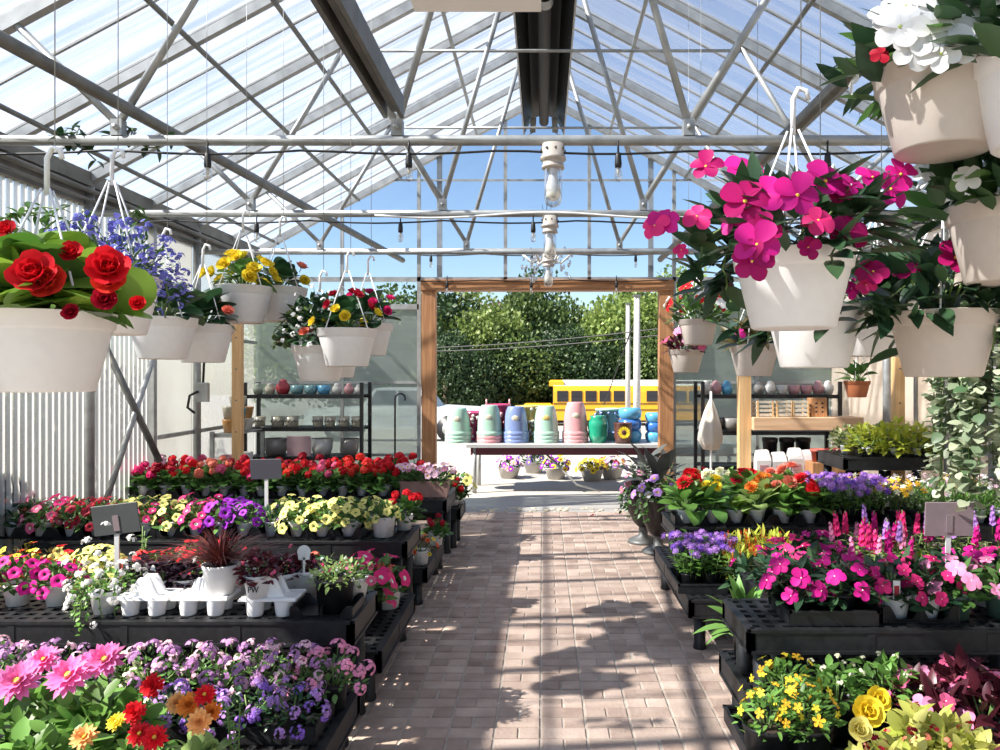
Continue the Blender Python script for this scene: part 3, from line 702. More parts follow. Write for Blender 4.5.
gf = ('mound', .13, .125, 95, .055, .055, 'green', 'round')
def ger(key, c, look, n=6, r=.036, pot='white'): kind(key, 'potted_geranium', 'potted plant', look, pot, gf, (('geranium', c, 'y', n, r, .10, .09, .25, .075),))
ger('g_red', 'red', 'red geranium', 6); ger('g_scar', 'scarlet', 'scarlet geranium', 6); ger('g_crim', 'crimson', 'dark crimson geranium', 5); ger('g_pink', 'rose', 'pink geranium', 5)
ger('g_hot', 'hot', 'hot pink geranium', 5); ger('g_sal', 'salmon', 'salmon geranium', 5); ger('g_pale', 'palepink', 'pale pink geranium', 7)
cf = ('mound', .105, .095, 120, .026, .010, 'bronze')
kind('c_bronze', 'potted_calibrachoa', 'potted plant', 'bronze yellow calibrachoa', 'white', cf, (('petunia','yellow','d',9,.015,.11,.105,0,0),('petunia','orred','d',9,.015,.11,.105,-.1,0)))
kind('c_redyel', 'potted_calibrachoa', 'potted plant', 'red and yellow calibrachoa', 'white', cf, (('petunia','paleyel','g',8,.020,.11,.105,0,0),('petunia','red','d',8,.018,.11,.105,-.1,0)))
kind('c_yel', 'potted_calibrachoa', 'potted plant', 'lemon yellow calibrachoa', 'white', ('mound', .11, .10, 110, .028, .011, 'green'), (('petunia','paleyel','g',18,.022,.115,.11,-.1,0),))
kind('bacopa', 'potted_bacopa', 'potted plant', 'white bacopa trailing over the edge', 'white', ('trail', .13, .26, 220, .024, .015, 'bright'), (('cluster','white','y',34,.020,.13,.11,-.2,0),('cluster','white','y',26,.018,.15,.26,-.9,-.03)))
kind('coleus', 'potted_coleus', 'potted plant', 'blackish purple coleus', 'white', ('mound', .085, .095, 150, .036, .026, 'purple', 'ovate'), ())
kind('redgrass', 'potted_fountain_grass', 'potted plant', 'reddish fountain grass', 'bigwhite', ('grass', .36, .20, 300, .1, .008, 'redgrass'), (('plume','crimson','y',4,.012,.1,.16,.5,0),))
kind('burg', 'potted_begonia', 'potted plant', 'burgundy leaved begonia', 'white', ('mound', .095, .11, 130, .042, .030, 'burg', 'ovate'), (('cluster','rose','y',5,.014,.09,.11,.1,.01),))
kind('euph', 'potted_euphorbia', 'potted plant', 'light green bushy euphorbia', 'bigblack', ('mound', .11, .10, 170, .032, .013, 'pale'), (('cluster','white','g',8,.010,.10,.10,.1,0),))
kind('verb_m', 'potted_verbena', 'potted plant', 'faded mauve verbena', 'black', ('mound', .12, .12, 120, .03, .014, 'green'), (('verbena','mauve','w',13,.025,.125,.125,0,.01),('verbena','palepink','w',8,.022,.12,.13,.1,.01)))
kind('verb_p', 'potted_verbena', 'potted plant', 'violet purple verbena', 'black', ('mound', .12, .10, 110, .03, .014, 'dark'), (('verbena','lilac','w',10,.026,.13,.10,-.2,0),('verbena','violet','w',7,.026,.14,.08,-.2,0)))
kind('verb_k', 'potted_verbena', 'potted plant', 'pink verbena', 'black', ('mound', .11, .11, 100, .032, .015, 'green'), (('verbena','pink','w',15,.027,.12,.12,-.1,.01),))
kind('alyss', 'potted_alyssum', 'potted plant', 'creamy white alyssum', 'black', ('mound', .09, .08, 90, .025, .009, 'bright'), (('cluster','cream','g',20,.016,.095,.09,0,.01),))
kind('imp_m', 'potted_impatiens', 'potted plant', 'magenta impatiens', 'white', ('mound', .14, .13, 80, .085, .032, 'impdark'), (('impatiens','magenta','w',10,.033,.14,.13,0,.015),))
kind('imp_h', 'potted_impatiens', 'potted plant', 'hot pink impatiens', 'white', ('mound', .13, .13, 75, .08, .032, 'impdark'), (('impatiens','hot','w',10,.031,.13,.13,0,.015),))
kind('imp_p', 'potted_impatiens', 'potted plant', 'soft pink impatiens', 'green', ('mound', .13, .13, 75, .08, .034, 'green'), (('impatiens','pink','w',9,.030,.13,.13,0,.015),))
kind('imp_b', 'potted_impatiens', 'potted plant', 'bronze leaved impatiens with pink blooms', 'black', ('mound', .15, .15, 95, .09, .036, 'burg'), (('impatiens','rose','w',7,.030,.14,.14,.05,.01),('impatiens','pink','w',6,.030,.15,.13,0,.01)))
kind('imp_d', 'potted_impatiens', 'potted plant', 'leafy dark impatiens', 'white', ('mound', .14, .13, 100, .085, .034, 'impdark'), (('impatiens','magenta','w',3,.030,.13,.13,.1,.015),))
kind('stock', 'potted_stock', 'potted plant', 'tall pink flowering stock', 'white', ('upright', .10, .15, 80, .06, .018, 'pale'), (('spike','hot','w',3,.031,.08,.06,.4,.12),('spike','pink','w',2,.03,.08,.05,.3,.10)))
kind('stock_p', 'potted_stock', 'potted plant', 'tall purple flowering stock', 'white', ('upright', .10, .15, 80, .06, .018, 'pale'), (('spike','lilac','w',2,.030,.08,.07,.4,.14),('spike','magenta','w',3,.031,.08,.05,.3,.10)))
kind('lime', 'potted_coleus', 'potted plant', 'chartreuse coleus', 'white', ('mound', .11, .12, 85, .06, .042, 'lime', 'ovate'), ())
kind('celo', 'potted_celosia', 'potted plant', 'yellow orange celosia', 'black', ('mound', .12, .16, 260, .055, .014, 'yellow'), (('plume','orred','y',8,.024,.10,.06,.2,.08),('plume','gold','y',7,.024,.11,.05,.1,.07)))
kind('ager', 'potted_ageratum', 'potted plant', 'violet ageratum', 'black', ('upright', .10, .13, 110, .055, .026, 'bright'), (('ageratum','lilac','y',10,.023,.10,.05,.2,.115),('ageratum','violet','y',5,.022,.10,.04,.2,.115)))
def prim(key, c, look, mat='bright', b='mum', n=3, r=.042): kind(key, 'potted_gerbera', 'potted plant', look, 'white', ('rosette', .15, .13, 26, .125, .078, mat, 'bigleaf'), ((b, c, 'y', n, r, .06, .04, .5, .15),))
prim('ge_red', 'red', 'red gerbera', 'bright', 'mum', 4, .046); prim('ge_white', 'cream', 'cream gerbera', 'bright'); prim('ge_yel', 'yellow', 'yellow gerbera', 'green'); prim('ge_pink', 'crimson', 'crimson gerbera')
prim('ge_or', 'orange', 'orange gerbera', 'pale'); prim('ge_sal', 'salmon', 'salmon gerbera', 'bright', 'mum', 3, .046)
kind('dian', 'potted_dianthus', 'potted plant', 'feathery green dianthus', 'white', ('mound', .13, .13, 240, .055, .009, 'bright'), (('star','white','y',5,.016,.10,.05,.2,.14),('star','palepink','y',5,.016,.10,.05,.2,.14)))
kind('gold', 'potted_marigold', 'potted plant', 'golden yellow marigold', 'black', ('upright', .10, .13, 120, .045, .012, 'dark'), (('star','gold','y',9,.022,.10,.05,.2,.12),('star','cream','y',5,.018,.10,.05,.2,.12)))
kind('bid', 'potted_bidens', 'potted plant', 'yellow bidens', 'black', ('mound', .11, .16, 170, .04, .015, 'bright'), (('star','gold','y',10,.019,.11,.09,-.1,.05),('star','yellow','y',9,.016,.11,.11,0,.05)))
kind('lant', 'potted_lantana', 'potted plant', 'bushy light green lantana', 'black', ('mound', .15, .16, 150, .048, .028, 'bright', 'ovate'), (('cluster','cream','g',10,.014,.14,.15,.2,.01),))
kind('colime', 'potted_coleus', 'potted plant', 'red marked yellow coleus', 'black', ('mound', .15, .14, 200, .062, .036, 'coleus', 'ovate'), (('cluster','crimson','d',7,.018,.14,.14,.1,.0),('cluster','salmon','y',6,.016,.14,.14,.1,.0)))
kind('euon', 'potted_euonymus', 'potted plant', 'yellow green euonymus', 'smallwhite', ('mound', .14, .20, 190, .055, .028, 'yellow', 'ovate'), ())
kind('vari', 'potted_euonymus', 'potted plant', 'cream variegated euonymus', 'smallwhite', ('mound', .12, .15, 190, .042, .024, 'varieg', 'ovate'), ())
kind('hosta', 'potted_hosta', 'potted plant', 'lush bright green leafy plant', 'black', ('rosette', .17, .15, 30, .16, .05, 'bright', 'leaf'), (('impatiens','palepink','w',2,.025,.12,.08,.2,.03),))
kind('dah_p', 'potted_dahlia', 'potted plant', 'large pink dahlia', 'bigblack', ('mound', .16, .16, 210, .062, .042, 'bright', 'ovate'), ())
kind('dah_r', 'potted_dahlia', 'potted plant', 'red dahlia', 'bigblack', ('mound', .13, .13, 140, .06, .04, 'bright', 'ovate'), ())
kind('dah_o', 'potted_dahlia', 'potted plant', 'orange dahlia', 'bigblack', ('mound', .12, .11, 80, .07, .045, 'pale', 'ovate'), ())
kind('vio', 'potted_pansy', 'potted plant', 'purple pansy', 'grey', ('mound', .13, .08, 80, .04, .02, 'dark'), (('pansy','deepviolet','y',18,.028,.15,.10,-.1,.01),))
kind('weed', 'potted_seedling', 'potted plant', 'spindly tall green seedling', 'black', ('upright', .05, .24, 40, .035, .016, 'bright'), ())

def plant(key, loc, label, group=None, sc=1., var=None, pot=None, nofol=False):
    name, cat, look, pk, fol, bl = K[key]
    pk = pot if pot is not None else pk
    t = thing(name, label, cat, loc, group, 0)
    v = R.randrange(3) if var is None else var
    z0 = 0
    if pk:
        me = pot_mesh(pk); obj('pot', me, t); z0 = me['h'] - .012
    f = obj('foliage', foliage_mesh(fol, v), t, (0, 0, z0)); f.rotation_euler = (0, 0, R.uniform(0, 2*PI)); s = sc*R.uniform(.93,1.07); f.scale = (s, s, s*R.uniform(.92,1.08))
    put_blooms(t, bl, z0, None, v, sc)
    return t

# ------------------------------------------------------------------ benches and trays
def bench(label, x0, x1, y0, y1, z1, skirt=.095, zleg=0., legs=True, group='black plastic display benches'):
    cx, cy = (x0+x1)/2, (y0+y1)/2; t = thing('display_bench', label, 'bench', (cx, cy, zleg), group)
    hx, hy = (x1-x0)/2, (y1-y0)/2; zt = z1 - zleg
    mb = MB(); nx = max(2, round(2*hx/.06)); ny = max(2, round(2*hy/.06)); px, py = 2*hx/nx, 2*hy/ny; g = .013
    for i in range(nx):
        for j in range(ny):
            a, b, c, d = -hx+i*px, -hx+(i+1)*px, -hy+j*py, -hy+(j+1)*py
            O = [(a,c,zt),(b,c,zt),(b,d,zt),(a,d,zt)]; I = [(a+g,c+g,zt),(b-g,c+g,zt),(b-g,d-g,zt),(a+g,d-g,zt)]; B = [(x, y, zt-.022) for x, y, z in I]
            mb.add(O+I+B, [(k, (k+1)%4, 4+(k+1)%4, 4+k) for k in range(4)] + [(4+k, 4+(k+1)%4, 8+(k+1)%4, 8+k) for k in range(4)], 0, False)
    obj('deck', mb.mesh('deck', [GREYP]), t)
    mb = MB(); e = .012
    for (a, b) in (((-hx,-hy),(hx,-hy)), ((hx,-hy),(hx,hy)), ((hx,hy),(-hx,hy)), ((-hx,hy),(-hx,-hy))):
        mb.beam((a[0], a[1], zt-skirt/2-.001), (b[0], b[1], zt-skirt/2-.001), e*2, skirt)
        L = math.hypot(b[0]-a[0], b[1]-a[1]); n = max(1, int(L/.42))
        for k in range(n+1):
            f = k/n; x, y = a[0]+(b[0]-a[0])*f, a[1]+(b[1]-a[1])*f; mb.box(x-.0145, x+.0145, y-.0145, y+.0145, zt-skirt-.004, zt-.012)
        mb.beam((a[0], a[1], zt-skirt), (b[0], b[1], zt-skirt), .036, .012); mb.beam((a[0], a[1], zt-.004), (b[0], b[1], zt-.004), .034, .012)
    obj('skirt', mb.mesh('skirt', [GREYP]), t)
    for sx in (-1, 0, 1):
        for sy in (-1, 1):
            mb = MB(); x, y = sx*(hx-.06), sy*(hy-.06); mb.tube([(x, y, 0), (x, y, .012), (x, y, zt-.03)], [.036,.033,.035], 14)
            mb.lathe([(.037,0),(.037,.02)], 14, 0, (x, y, 0))
            obj('leg', mb.mesh('leg', [GREYP]), t)
    return t
def tray(label, xs, y, z, depth=.16, h=.07, group='black shuttle trays', pr=.06):
    """black carrier tray: scalloped walls dip in front of each pot"""
    x0, x1 = min(xs)-.085, max(xs)+.085; cx = (x0+x1)/2; t = obj('plant_tray', None) if False else None
    mb = MB(); n = max(8, int((x1-x0)/.008)); d = depth/2
    def hh(x):
        q = min(abs(x-p) for p in xs); u = min(1, max(0, (q-.026)/.04)); return .014 + (h-.014)*(u*u*(3-2*u))
    for yy in (-d, d):
        vs = []
        for i in range(n+1):
            x = x0 + (x1-x0)*i/n; k = hh(x); s = -1 if yy < 0 else 1
            vs += [(x-cx, yy*.94, 0), (x-cx, yy, k), (x-cx, yy-s*.006, k), (x-cx, yy*.94-s*.006, .004)]
        mb.add(vs, [(4*i+j, 4*i+4+j, 4*i+5+j, 4*i+1+j) for i in range(n) for j in range(3)], 0, False)
    for xx in (x0-cx, x1-cx): mb.box(xx-.003, xx+.003, -d, d, 0, h*.8)
    mb.box(x0-cx, x1-cx, -d, d, 0, .004)
    for a, b in zip(sorted(xs), sorted(xs)[1:]): mb.box((a+b)/2-cx-.002, (a+b)/2-cx+.002, -d, d, 0, h*.9)
    o = obj('plant_tray', mb.mesh('plant_tray', [BLACKP]), None, (cx, y, z)); return tag(o, label, 'tray', group)
def row(bench, rowname, Y, zb, items, trays=(), sc=1., jit=.02, num=True):
    its = sorted(items, key=lambda q: abs(q[0]-CX)); cnt = {}
    for i in its: cnt[K[i[1]][2]] = cnt.get(K[i[1]][2], 0) + 1
    seen = {}
    for it in its:
        px, key = it[0], it[1]; look = K[key][2]; seen[look] = seen.get(look, 0) + 1
        pos = ('%s of its kind from the aisle' % ORD[seen[look]-1]) if cnt[look] > 1 else ''
        lab = '%s in %s of %s' % (look, rowname.replace('the ', ''), bench.replace('the ', '', 1)) + (', ' + ORD[seen[look]-1] + ' from aisle' if cnt[look] > 1 else '')
        plant(key, (WX(px, Y), Y + R.uniform(-jit, jit), zb), lab, None, (it[2] if len(it) > 2 else 1.)*sc, None, it[3] if len(it) > 3 else None)
    for k, (a, b) in enumerate(trays):
        xs = [WX(i[0], Y) for i in items if a <= i[0] <= b]
        tray('black scalloped tray holding %s in %s of %s' % ('pots' if len(trays) == 1 else ('pots nearest the aisle', 'middle pots', 'pots nearest the wall')[k if a > CX else len(trays)-1-k], rowname, bench), xs, Y, zb+.001)
# ------------------------------------------------------------------ layout of the benches
def build_benches():
    bench('low black bench left of the aisle under the dahlias and verbenas', -3.1, -.76, 2.0, 3.04, .27)
    bench('high black bench left of the aisle carrying the white carrier trays', -3.1, -.79, 3.08, 3.5, .54)
    bench('low black bench left of the aisle below the hot pink petunias', -3.1, -.775, 3.53, 4.45, .25)
    bench('black riser against the left wall under bronze and yellow calibrachoas', -3.1, -1.5, 3.6, 4.0, .46, .07, .252)
    bench('high black bench left of the aisle carrying the petunia row', -3.1, -.83, 4.5, 4.98, .55)
    bench('low black bench left of the aisle just before the geraniums', -3.1, -.79, 5.02, 5.9, .26)
    bench('high black bench left of the aisle carrying the geraniums', -3.1, -.78, 5.95, 6.6, .56)
    bench('last low bench on the left, nearest the doorway', -3.1, -.75, 6.68, 7.1, .36)
    bench('lowest black bench right of the aisle under the yellow bidens', .84, 3.1, 2.0, 2.84, .25)
    bench('low black bench right of the aisle beneath the perforated riser', .82, 3.1, 2.88, 3.42, .29)
    bench('perforated black riser right of the aisle under the impatiens', .80, 3.1, 2.89, 3.27, .57, .085, .292)
    bench('black bench at right wall below the flowering stocks', 1.1, 3.1, 3.5, 4.12, .46)
    bench('low black bench right of the aisle under ageratum and celosia', .83, 3.1, 4.2, 5.5, .29)
    bench('black riser right of the aisle carrying the gerberas', .87, 3.1, 4.86, 5.42, .56, .085, .292)
    bench('black bench at right wall behind the gerberas', 1.0, 3.1, 5.55, 6.1, .52)
    bench('tall black bench in the right corner under yellow green shrubs', 2.48, 3.15, 6.15, 6.75, .87)
build_benches()

def carrier(label, xs, y, z):
    """white moulded carrier: deck with hanging cups and a raised wavy handle"""
    x0, x1 = min(xs)-.06, max(xs)+.06; cx = (x0+x1)/2; t = thing('carrier_tray', label, 'carrier tray', (cx, y, z), 'white carrier trays')
    mb = MB(); n = 60; w = x1-x0
    def top(x): 
        q = min(abs(x-(a+b)/2) for a, b in zip(sorted(xs), sorted(xs)[1:])); u = min(1, max(0, 1.35-q/.05)); return .078 + .075*u*u*(3-2*u)
    mb.bevbox(x0-cx, x1-cx, -.075, .075, .066, .078, .004)
    for yy in (-.035, .03):
        vs = []
        for i in range(n+1):
            x = x0 + w*i/n; vs += [(x-cx, yy-.018, .07), (x-cx, yy-.004, top(x)), (x-cx, yy+.004, top(x)), (x-cx, yy+.018, .07)]
        mb.add(vs, [(4*i+j, 4*i+4+j, 4*i+5+j, 4*i+1+j) for i in range(n) for j in range(3)], 0, False)
    obj('deck', mb.mesh('deck', [WHITEP]), t)
    for x in xs:
        for yy in (-.04, .045):
            mb = MB(); mb.lathe([(.001,0),(.030,0),(.032,.004),(.040,.066)], 16); obj('cup', mb.mesh('cup', [WHITEP]), t, (x-cx, yy, 0))
    return t
def lettering(parent, txt, size, loc, rx=PI/2):
    c = bpy.data.curves.new('lettering', 'FONT'); c.body = txt; c.size = size; c.extrude = .0004; c.align_x = 'CENTER'; c.offset = .0006
    tmp = bpy.data.objects.new('lettering', c); me = bpy.data.meshes.new_from_object(tmp); bpy.data.objects.remove(tmp); me.materials.clear(); me.materials.append(BLACK)
    o = bpy.data.objects.new('lettering', me); COL.objects.link(o); o.parent = parent; o['kind'] = 'thing'; o.location = loc; o.rotation_euler = (rx, 0, 0); o.scale = (.8, 1, 1); return o
def hero(root, lst):
    b = root.location
    for px, py, Y, kd, c, r, eye in lst:
        p = W(px, py, Y) - b; n = Vector((p.x*.8, -1 - .3*R.random(), .75)).normalized() if kd != 'dahlia' else Vector((p.x*.8, -.75, .8))
        bloom(root, kd, c, eye, p, n, r, R.randrange(3))

def left_side():
    # front low bench: dahlias, then verbenas
    Z = .272
    for px, Y, lab, hs in ((20, 2.3, 'large pink dahlia with three blooms at the front left corner', [(18,682,2.2,'dahlia','dahliapink',.062,'y'),(44,660,2.3,'dahlia','dahliapink',.045,'y'),(3,684,2.25,'dahlia','dahliapink',.045,'y')]),
                           (92, 2.32, 'large pink dahlia with tall blooms beside the red dahlias', [(69,676,2.2,'dahlia','dahliapink',.062,'y'),(105,660,2.25,'dahlia','dahliapink',.056,'y'),(88,664,2.35,'dahlia','dahliapink',.042,'y')])):
        t = plant('dah_p', (WX(px, Y), Y, Z), lab, None, 1.15); hero(t, hs)
    t = plant('dah_p', (WX(55, 2.12), 2.08, Z), 'bushy green dahlia in front with faded peach bloom', None, 1.2); hero(t, [(84,737,2.02,'dahlia','peach',.035,'y')])
    t = plant('dah_r', (WX(150, 2.2), 2.12, Z), 'red dahlia with cluster of crimson blooms near the front', None, .9)
    hero(t, [(153,686,2.25,'mum','red',.034,'y'),(135,713,2.15,'mum','red',.032,'y'),(140,734,2.06,'dahlia','red',.034,'y'),(155,738,2.02,'dahlia','red',.036,'y'),(116,722,2.1,'dahlia','yellow',.026,'y')])
    t = plant('dah_o', (WX(205, 2.25), 2.18, Z), 'orange dahlia tipped with one red bloom', None, .9)
    hero(t, [(205,695,2.1,'dahlia','red',.032,'y'),(190,705,2.12,'mum','orange',.034,'y'),(178,703,2.16,'mum','peach',.030,'y'),(200,722,2.05,'mum','peach',.034,'y'),(212,712,2.1,'mum','orange',.028,'y')])
    row('the front left bench', 'the back row', 2.88, Z, [(150,'verb_m'),(185,'verb_m'),(222,'verb_m'),(260,'verb_m'),(298,'verb_m'),(334,'verb_k',1.05),(115,'alyss'),(-15,'verb_m'),(20,'verb_m'),(60,'verb_m')], (), 1.15)
    row('the front left bench', 'the middle row', 2.62, Z, [(165,'verb_p'),(205,'verb_p'),(247,'verb_p'),(290,'verb_p'),(142,'alyss')])
    x0, x1 = WX(150, 2.72), -.79
    mb = MB(); cx = (x0+x1)/2
    for yy in (-.15, .15): mb.box(x0-cx, x1-cx, yy-.004, yy+.004, 0, .06)
    for xx in (x0-cx, x1-cx): mb.box(xx-.004, xx+.004, -.15, .15, 0, .06)
    mb.box(x0-cx, x1-cx, -.15, .15, 0, .004)
    tag(obj('plant_tray', mb.mesh('plant_tray', [GREYP]), None, (cx, 2.745, Z+.001)), 'long open black tray holding the verbenas', 'tray', 'black shuttle trays')
    t = plant('weed', (WX(243, 2.3), 2.25, Z), 'thin seedling with pale flower spike below the verbenas', None, .8)
    # high bench with white carriers
    Z = .542
    for px, k, sc, lab in ((18,'p_mag',1.,'magenta petunia in white pot at the left end, nearest the picture edge'), (58,'p_mag',.9,'magenta petunia in white pot beside the white bacopa'), (105,'bacopa',1.0,'white bacopa trailing over the bench edge in a white pot'), (-22,'p_mag',1.,'magenta petunia in white pot, farthest from the bacopa')):
        yy = 3.3 if k == 'p_mag' else 3.19; plant(k, (WX(px, yy), yy, Z), lab, None, sc*1.12, None, 'white')
    carrier('white carrier tray between bacopa and fountain grass', [WX(p, 3.2) for p in (136, 162)], 3.2, Z)
    carrier('white carrier tray carrying the fountain grass pot', [WX(p, 3.2) for p in (193, 220)], 3.2, Z)
    carrier('white carrier tray in front of the burgundy begonias', [WX(p, 3.19) for p in (259, 287)], 3.19, Z)
    plant('redgrass', (WX(221, 3.2), 3.2, Z+.08), 'reddish fountain grass in large white pot standing on a white carrier')
    for px, lab in ((140, 'blackish purple coleus behind the carriers, next to the bacopa'), (165, 'blackish purple coleus behind the carriers, middle one'), (186, 'blackish purple coleus behind the carriers, next to the fountain grass')):
        plant('coleus', (WX(px, 3.38), 3.38, Z), lab, None, 1.05)
    for px, Y, s, lab in ((258, 3.15, .95, 'burgundy begonia in a white lettered pot standing on the carrier'), (284, 3.38, 1., 'burgundy begonia in white lettered pot behind the carrier'), (305, 3.42, .8, 'burgundy begonia beside the black pot of euphorbia'), (236, 3.42, .9, 'burgundy begonia right behind the fountain grass')):
        t = plant('burg', (WX(px, Y), Y, Z + (.079 if px == 258 else 0)), lab, None, s, None, 'white' if px == 258 else 'bigwhite')
        if 240 < px < 290: lettering(t, 'PW', .036, (0, -.0555 if px == 258 else -.0735, .030 if px == 258 else .075), PI/2 - .17)
    mb = MB()
    tg = lambda px, py, lab: None
    for px, py, Y, lab in ((252, 567, 3.15, 'white rounded plant tag standing by the lettered pot'), (304, 553, 3.36, 'white oval plant tag standing right of the burgundy begonias'), (153, 573, 3.33, 'narrow white plant tag between two dark coleus')):
        p = W(px, py, Y); mb = MB(); ww = .03 if px != 153 else .012
        n = 12; pts = [(-ww*.8, 0), (ww*.8, 0)] + [(ww*math.cos(a*PI/n), .035 + .03*math.sin(a*PI/n)) for a in range(n+1)]
        zb = Z + .06 - p.z
        mb.add([(x, -.001, z-.03) for x, z in pts] + [(x, .001, z-.03) for x, z in pts], [tuple(range(len(pts))), tuple(range(2*len(pts)-1, len(pts)-1, -1))] + [(i, i+len(pts), (i+1)%len(pts)+len(pts), (i+1)%len(pts)) for i in range(len(pts))], 0, False)
        mb.box(-.005, .005, -.001, .001, zb, -.02)
        tag(obj('plant_tag', mb.mesh('plant_tag', [WHITE]), None, p), lab, 'plant tag', 'white plant tags')
    plant('euph', (WX(335, 3.2), 3.2, Z+.006), 'light green euphorbia in a black pot near the bench end', None, 1., None, 'bigblack')
    tray('black tray under the light green euphorbia', [WX(318, 3.2), WX(338, 3.2)], 3.2, Z+.001, .2, .05)
    plant('p_pink', (WX(356, 3.4), 3.4, Z), 'rose petunia in white pot behind the euphorbia', None, .85)
    # riser behind: calibrachoa
    row('the riser by the left wall', 'the front row', 3.7, .462, [(5,'c_bronze'),(30,'c_bronze'),(55,'c_redyel'),(80,'c_yel'),(104,'c_yel'),(-20,'c_bronze'),(150,'p_red2'),(176,'p_red2'),(203,'p_red2')], (), 1.2)
    row('the riser by the left wall', 'the back row', 3.88, .462, [(20,'c_bronze'),(50,'c_redyel'),(95,'c_yel'),(190,'p_red2'),(225,'p_red2')], (), 1.2)
    plant('weed', (WX(131, 3.6), 3.7, .462), 'spindly green seedling standing beside the sign stake')
    # low bench: hot pink petunias at the aisle end
    for px, Y, k, s, lab in ((330,3.85,'p_hot',1.1,'hot pink petunia on the low left bench, behind the euphorbia'), (352,3.95,'p_hot',1.25,'tall hot pink petunia on the low left bench, middle one'), (370,4.15,'p_hot',1.1,'hot pink petunia on low left bench, right one'), (388,4.2,'g_sal',.75,'salmon geranium in a white pot at the aisle end of the low left bench'), (300,3.9,'p_pale',1.,'pale pink petunia on low left bench behind the burgundy begonias'), (308,4.2,'p_leaf',1.,'leafy geranium on the low left bench among pink petunias'), (275,4.1,'p_leaf',1.,'leafy geranium on low left bench behind the fountain grass')):
        plant(k, (WX(px, Y), Y, .252), lab, None, s*(1.5 if px < 372 else 1), None, 'bigwhite' if px == 388 else 'bigblack')
    # high bench of petunias
    Z = .552
    row('the petunia bench', 'the front row', 4.64, Z, [(-14,'p_leaf'),(14,'p_leaf'),(45,'p_pink'),(74,'p_red'),(98,'p_red'),(122,'p_yel'),(148,'p_hot',.85),(174,'p_yel'),(199,'p_hot'),(222,'p_pur',1.1),(246,'p_pur'),(273,'p_dark'),(299,'p_yel'),(324,'p_yel'),(350,'p_yel'),(383,'p_yel',.85,'bigwhite')], [(-14,98),(122,222),(246,350)], 1.12)
    row('the petunia bench', 'the back row', 4.84, Z, [(0,'p_leaf'),(32,'p_pink'),(58,'p_hot'),(85,'p_red'),(110,'p_red'),(137,'p_yel'),(162,'p_yel'),(187,'p_hot'),(212,'p_hot'),(234,'p_pur'),(262,'p_dark'),(290,'p_yel'),(315,'p_yel'),(340,'p_yel'),(366,'p_yel'),(404,'g_red',.9)], (), 1.15)
    plant('c_bronze', (WX(421, 5.12), 5.12, .262), 'bronze calibrachoa in a white pot low beside the aisle', None, 1.1)
    plant('g_crim', (WX(436, 5.7), 5.7, .262), 'dark crimson geranium low beside the aisle, half hidden', None, .8)
    row('the low bench before the geraniums', 'the only row', 5.4, .262, [(60,'p_mag'),(100,'p_red'),(140,'p_hot'),(180,'p_red2'),(230,'p_pur'),(270,'p_yel'),(310,'p_red2'),(350,'p_mag'),(385,'p_yel')])
    # geraniums
    Z = .562
    row('the geranium bench', 'the front row', 6.1, Z, [(126,'g_hot'),(146,'g_hot'),(166,'g_crim'),(188,'g_red'),(208,'g_sal'),(226,'g_pink'),(246,'g_red'),(264,'g_hot'),(284,'g_scar'),(304,'g_red'),(324,'g_pink'),(344,'g_red'),(363,'g_scar'),(384,'g_red')], [(126,188),(208,304),(324,384)], 1.12)
    row('the geranium bench', 'the back row', 6.4, Z, [(138,'g_hot'),(158,'g_pale'),(178,'g_red'),(200,'g_pink'),(220,'g_sal'),(240,'g_crim'),(258,'g_red'),(278,'g_red'),(298,'g_crim'),(318,'g_crim'),(338,'g_red'),(356,'g_scar'),(376,'g_red'),(396,'g_red',1.1),(412,'g_red')], (), 1.2)
    plant('p_yel', (WX(457, 7.0), 6.95, .362), 'pale yellow petunia beyond the flower box, nearest the doorway', None, 1.6, None, 'bigwhite')
    t = thing('flower_box', 'pinkish brown flower box of pale pink petunias beside the aisle', 'flower box', (WX(425, 6.12), 6.12, Z))
    mb = MB(); a, b, d, h = .20, .185, .075, .13
    mb.add([(-b,-d*.9,0),(b,-d*.9,0),(b,d*.9,0),(-b,d*.9,0),(-a,-d,h),(a,-d,h),(a,d,h),(-a,d,h),(-a+.01,-d+.01,h),(a-.01,-d+.01,h),(a-.01,d-.01,h),(-a+.01,d-.01,h),(-a+.01,-d+.01,h-.02),(a-.01,-d+.01,h-.02),(a-.01,d-.01,h-.02),(-a+.01,d-.01,h-.02)],
           [(0,1,5,4),(1,2,6,5),(2,3,7,6),(3,0,4,7),(4,5,9,8),(5,6,10,9),(6,7,11,10),(7,4,8,11),(8,9,13,12),(9,10,14,13),(10,11,15,14),(11,8,12,15),(12,13,14,15),(3,2,1,0)], 0, False)
    obj('box', mb.mesh('box', [solid('box_brown', (.30,.17,.14), .6, 0, .1)]), t)
    for k in range(3):
        f = obj('foliage', foliage_mesh(('mound', .11, .10, 100, .045, .022, 'green'), k), t, (-.16+.16*k, 0, h))
    for k in range(46):
        x = R.uniform(-.24, .24); q = rdir(.15, 1); bloom(t, 'petunia', 'palepink' if k % 4 else 'pink', 'y', Vector((x, q.y*.11, h+.03+q.z*.11)), Vector((q.x*.5, q.y-.4, q.z+.3)), .028, k % 3)
    plant('g_red', (-.82, 6.85, .362), 'red geranium at the aisle end of the last left bench', None, .9)
    for k, x in enumerate((-1.1, -1.4, -1.75, -2.1, -2.5)): plant('g_scar', (x, 6.88, .362), 'scarlet geranium on the last low bench, %s from the red one' % ORD[k], None, 1.)
left_side()

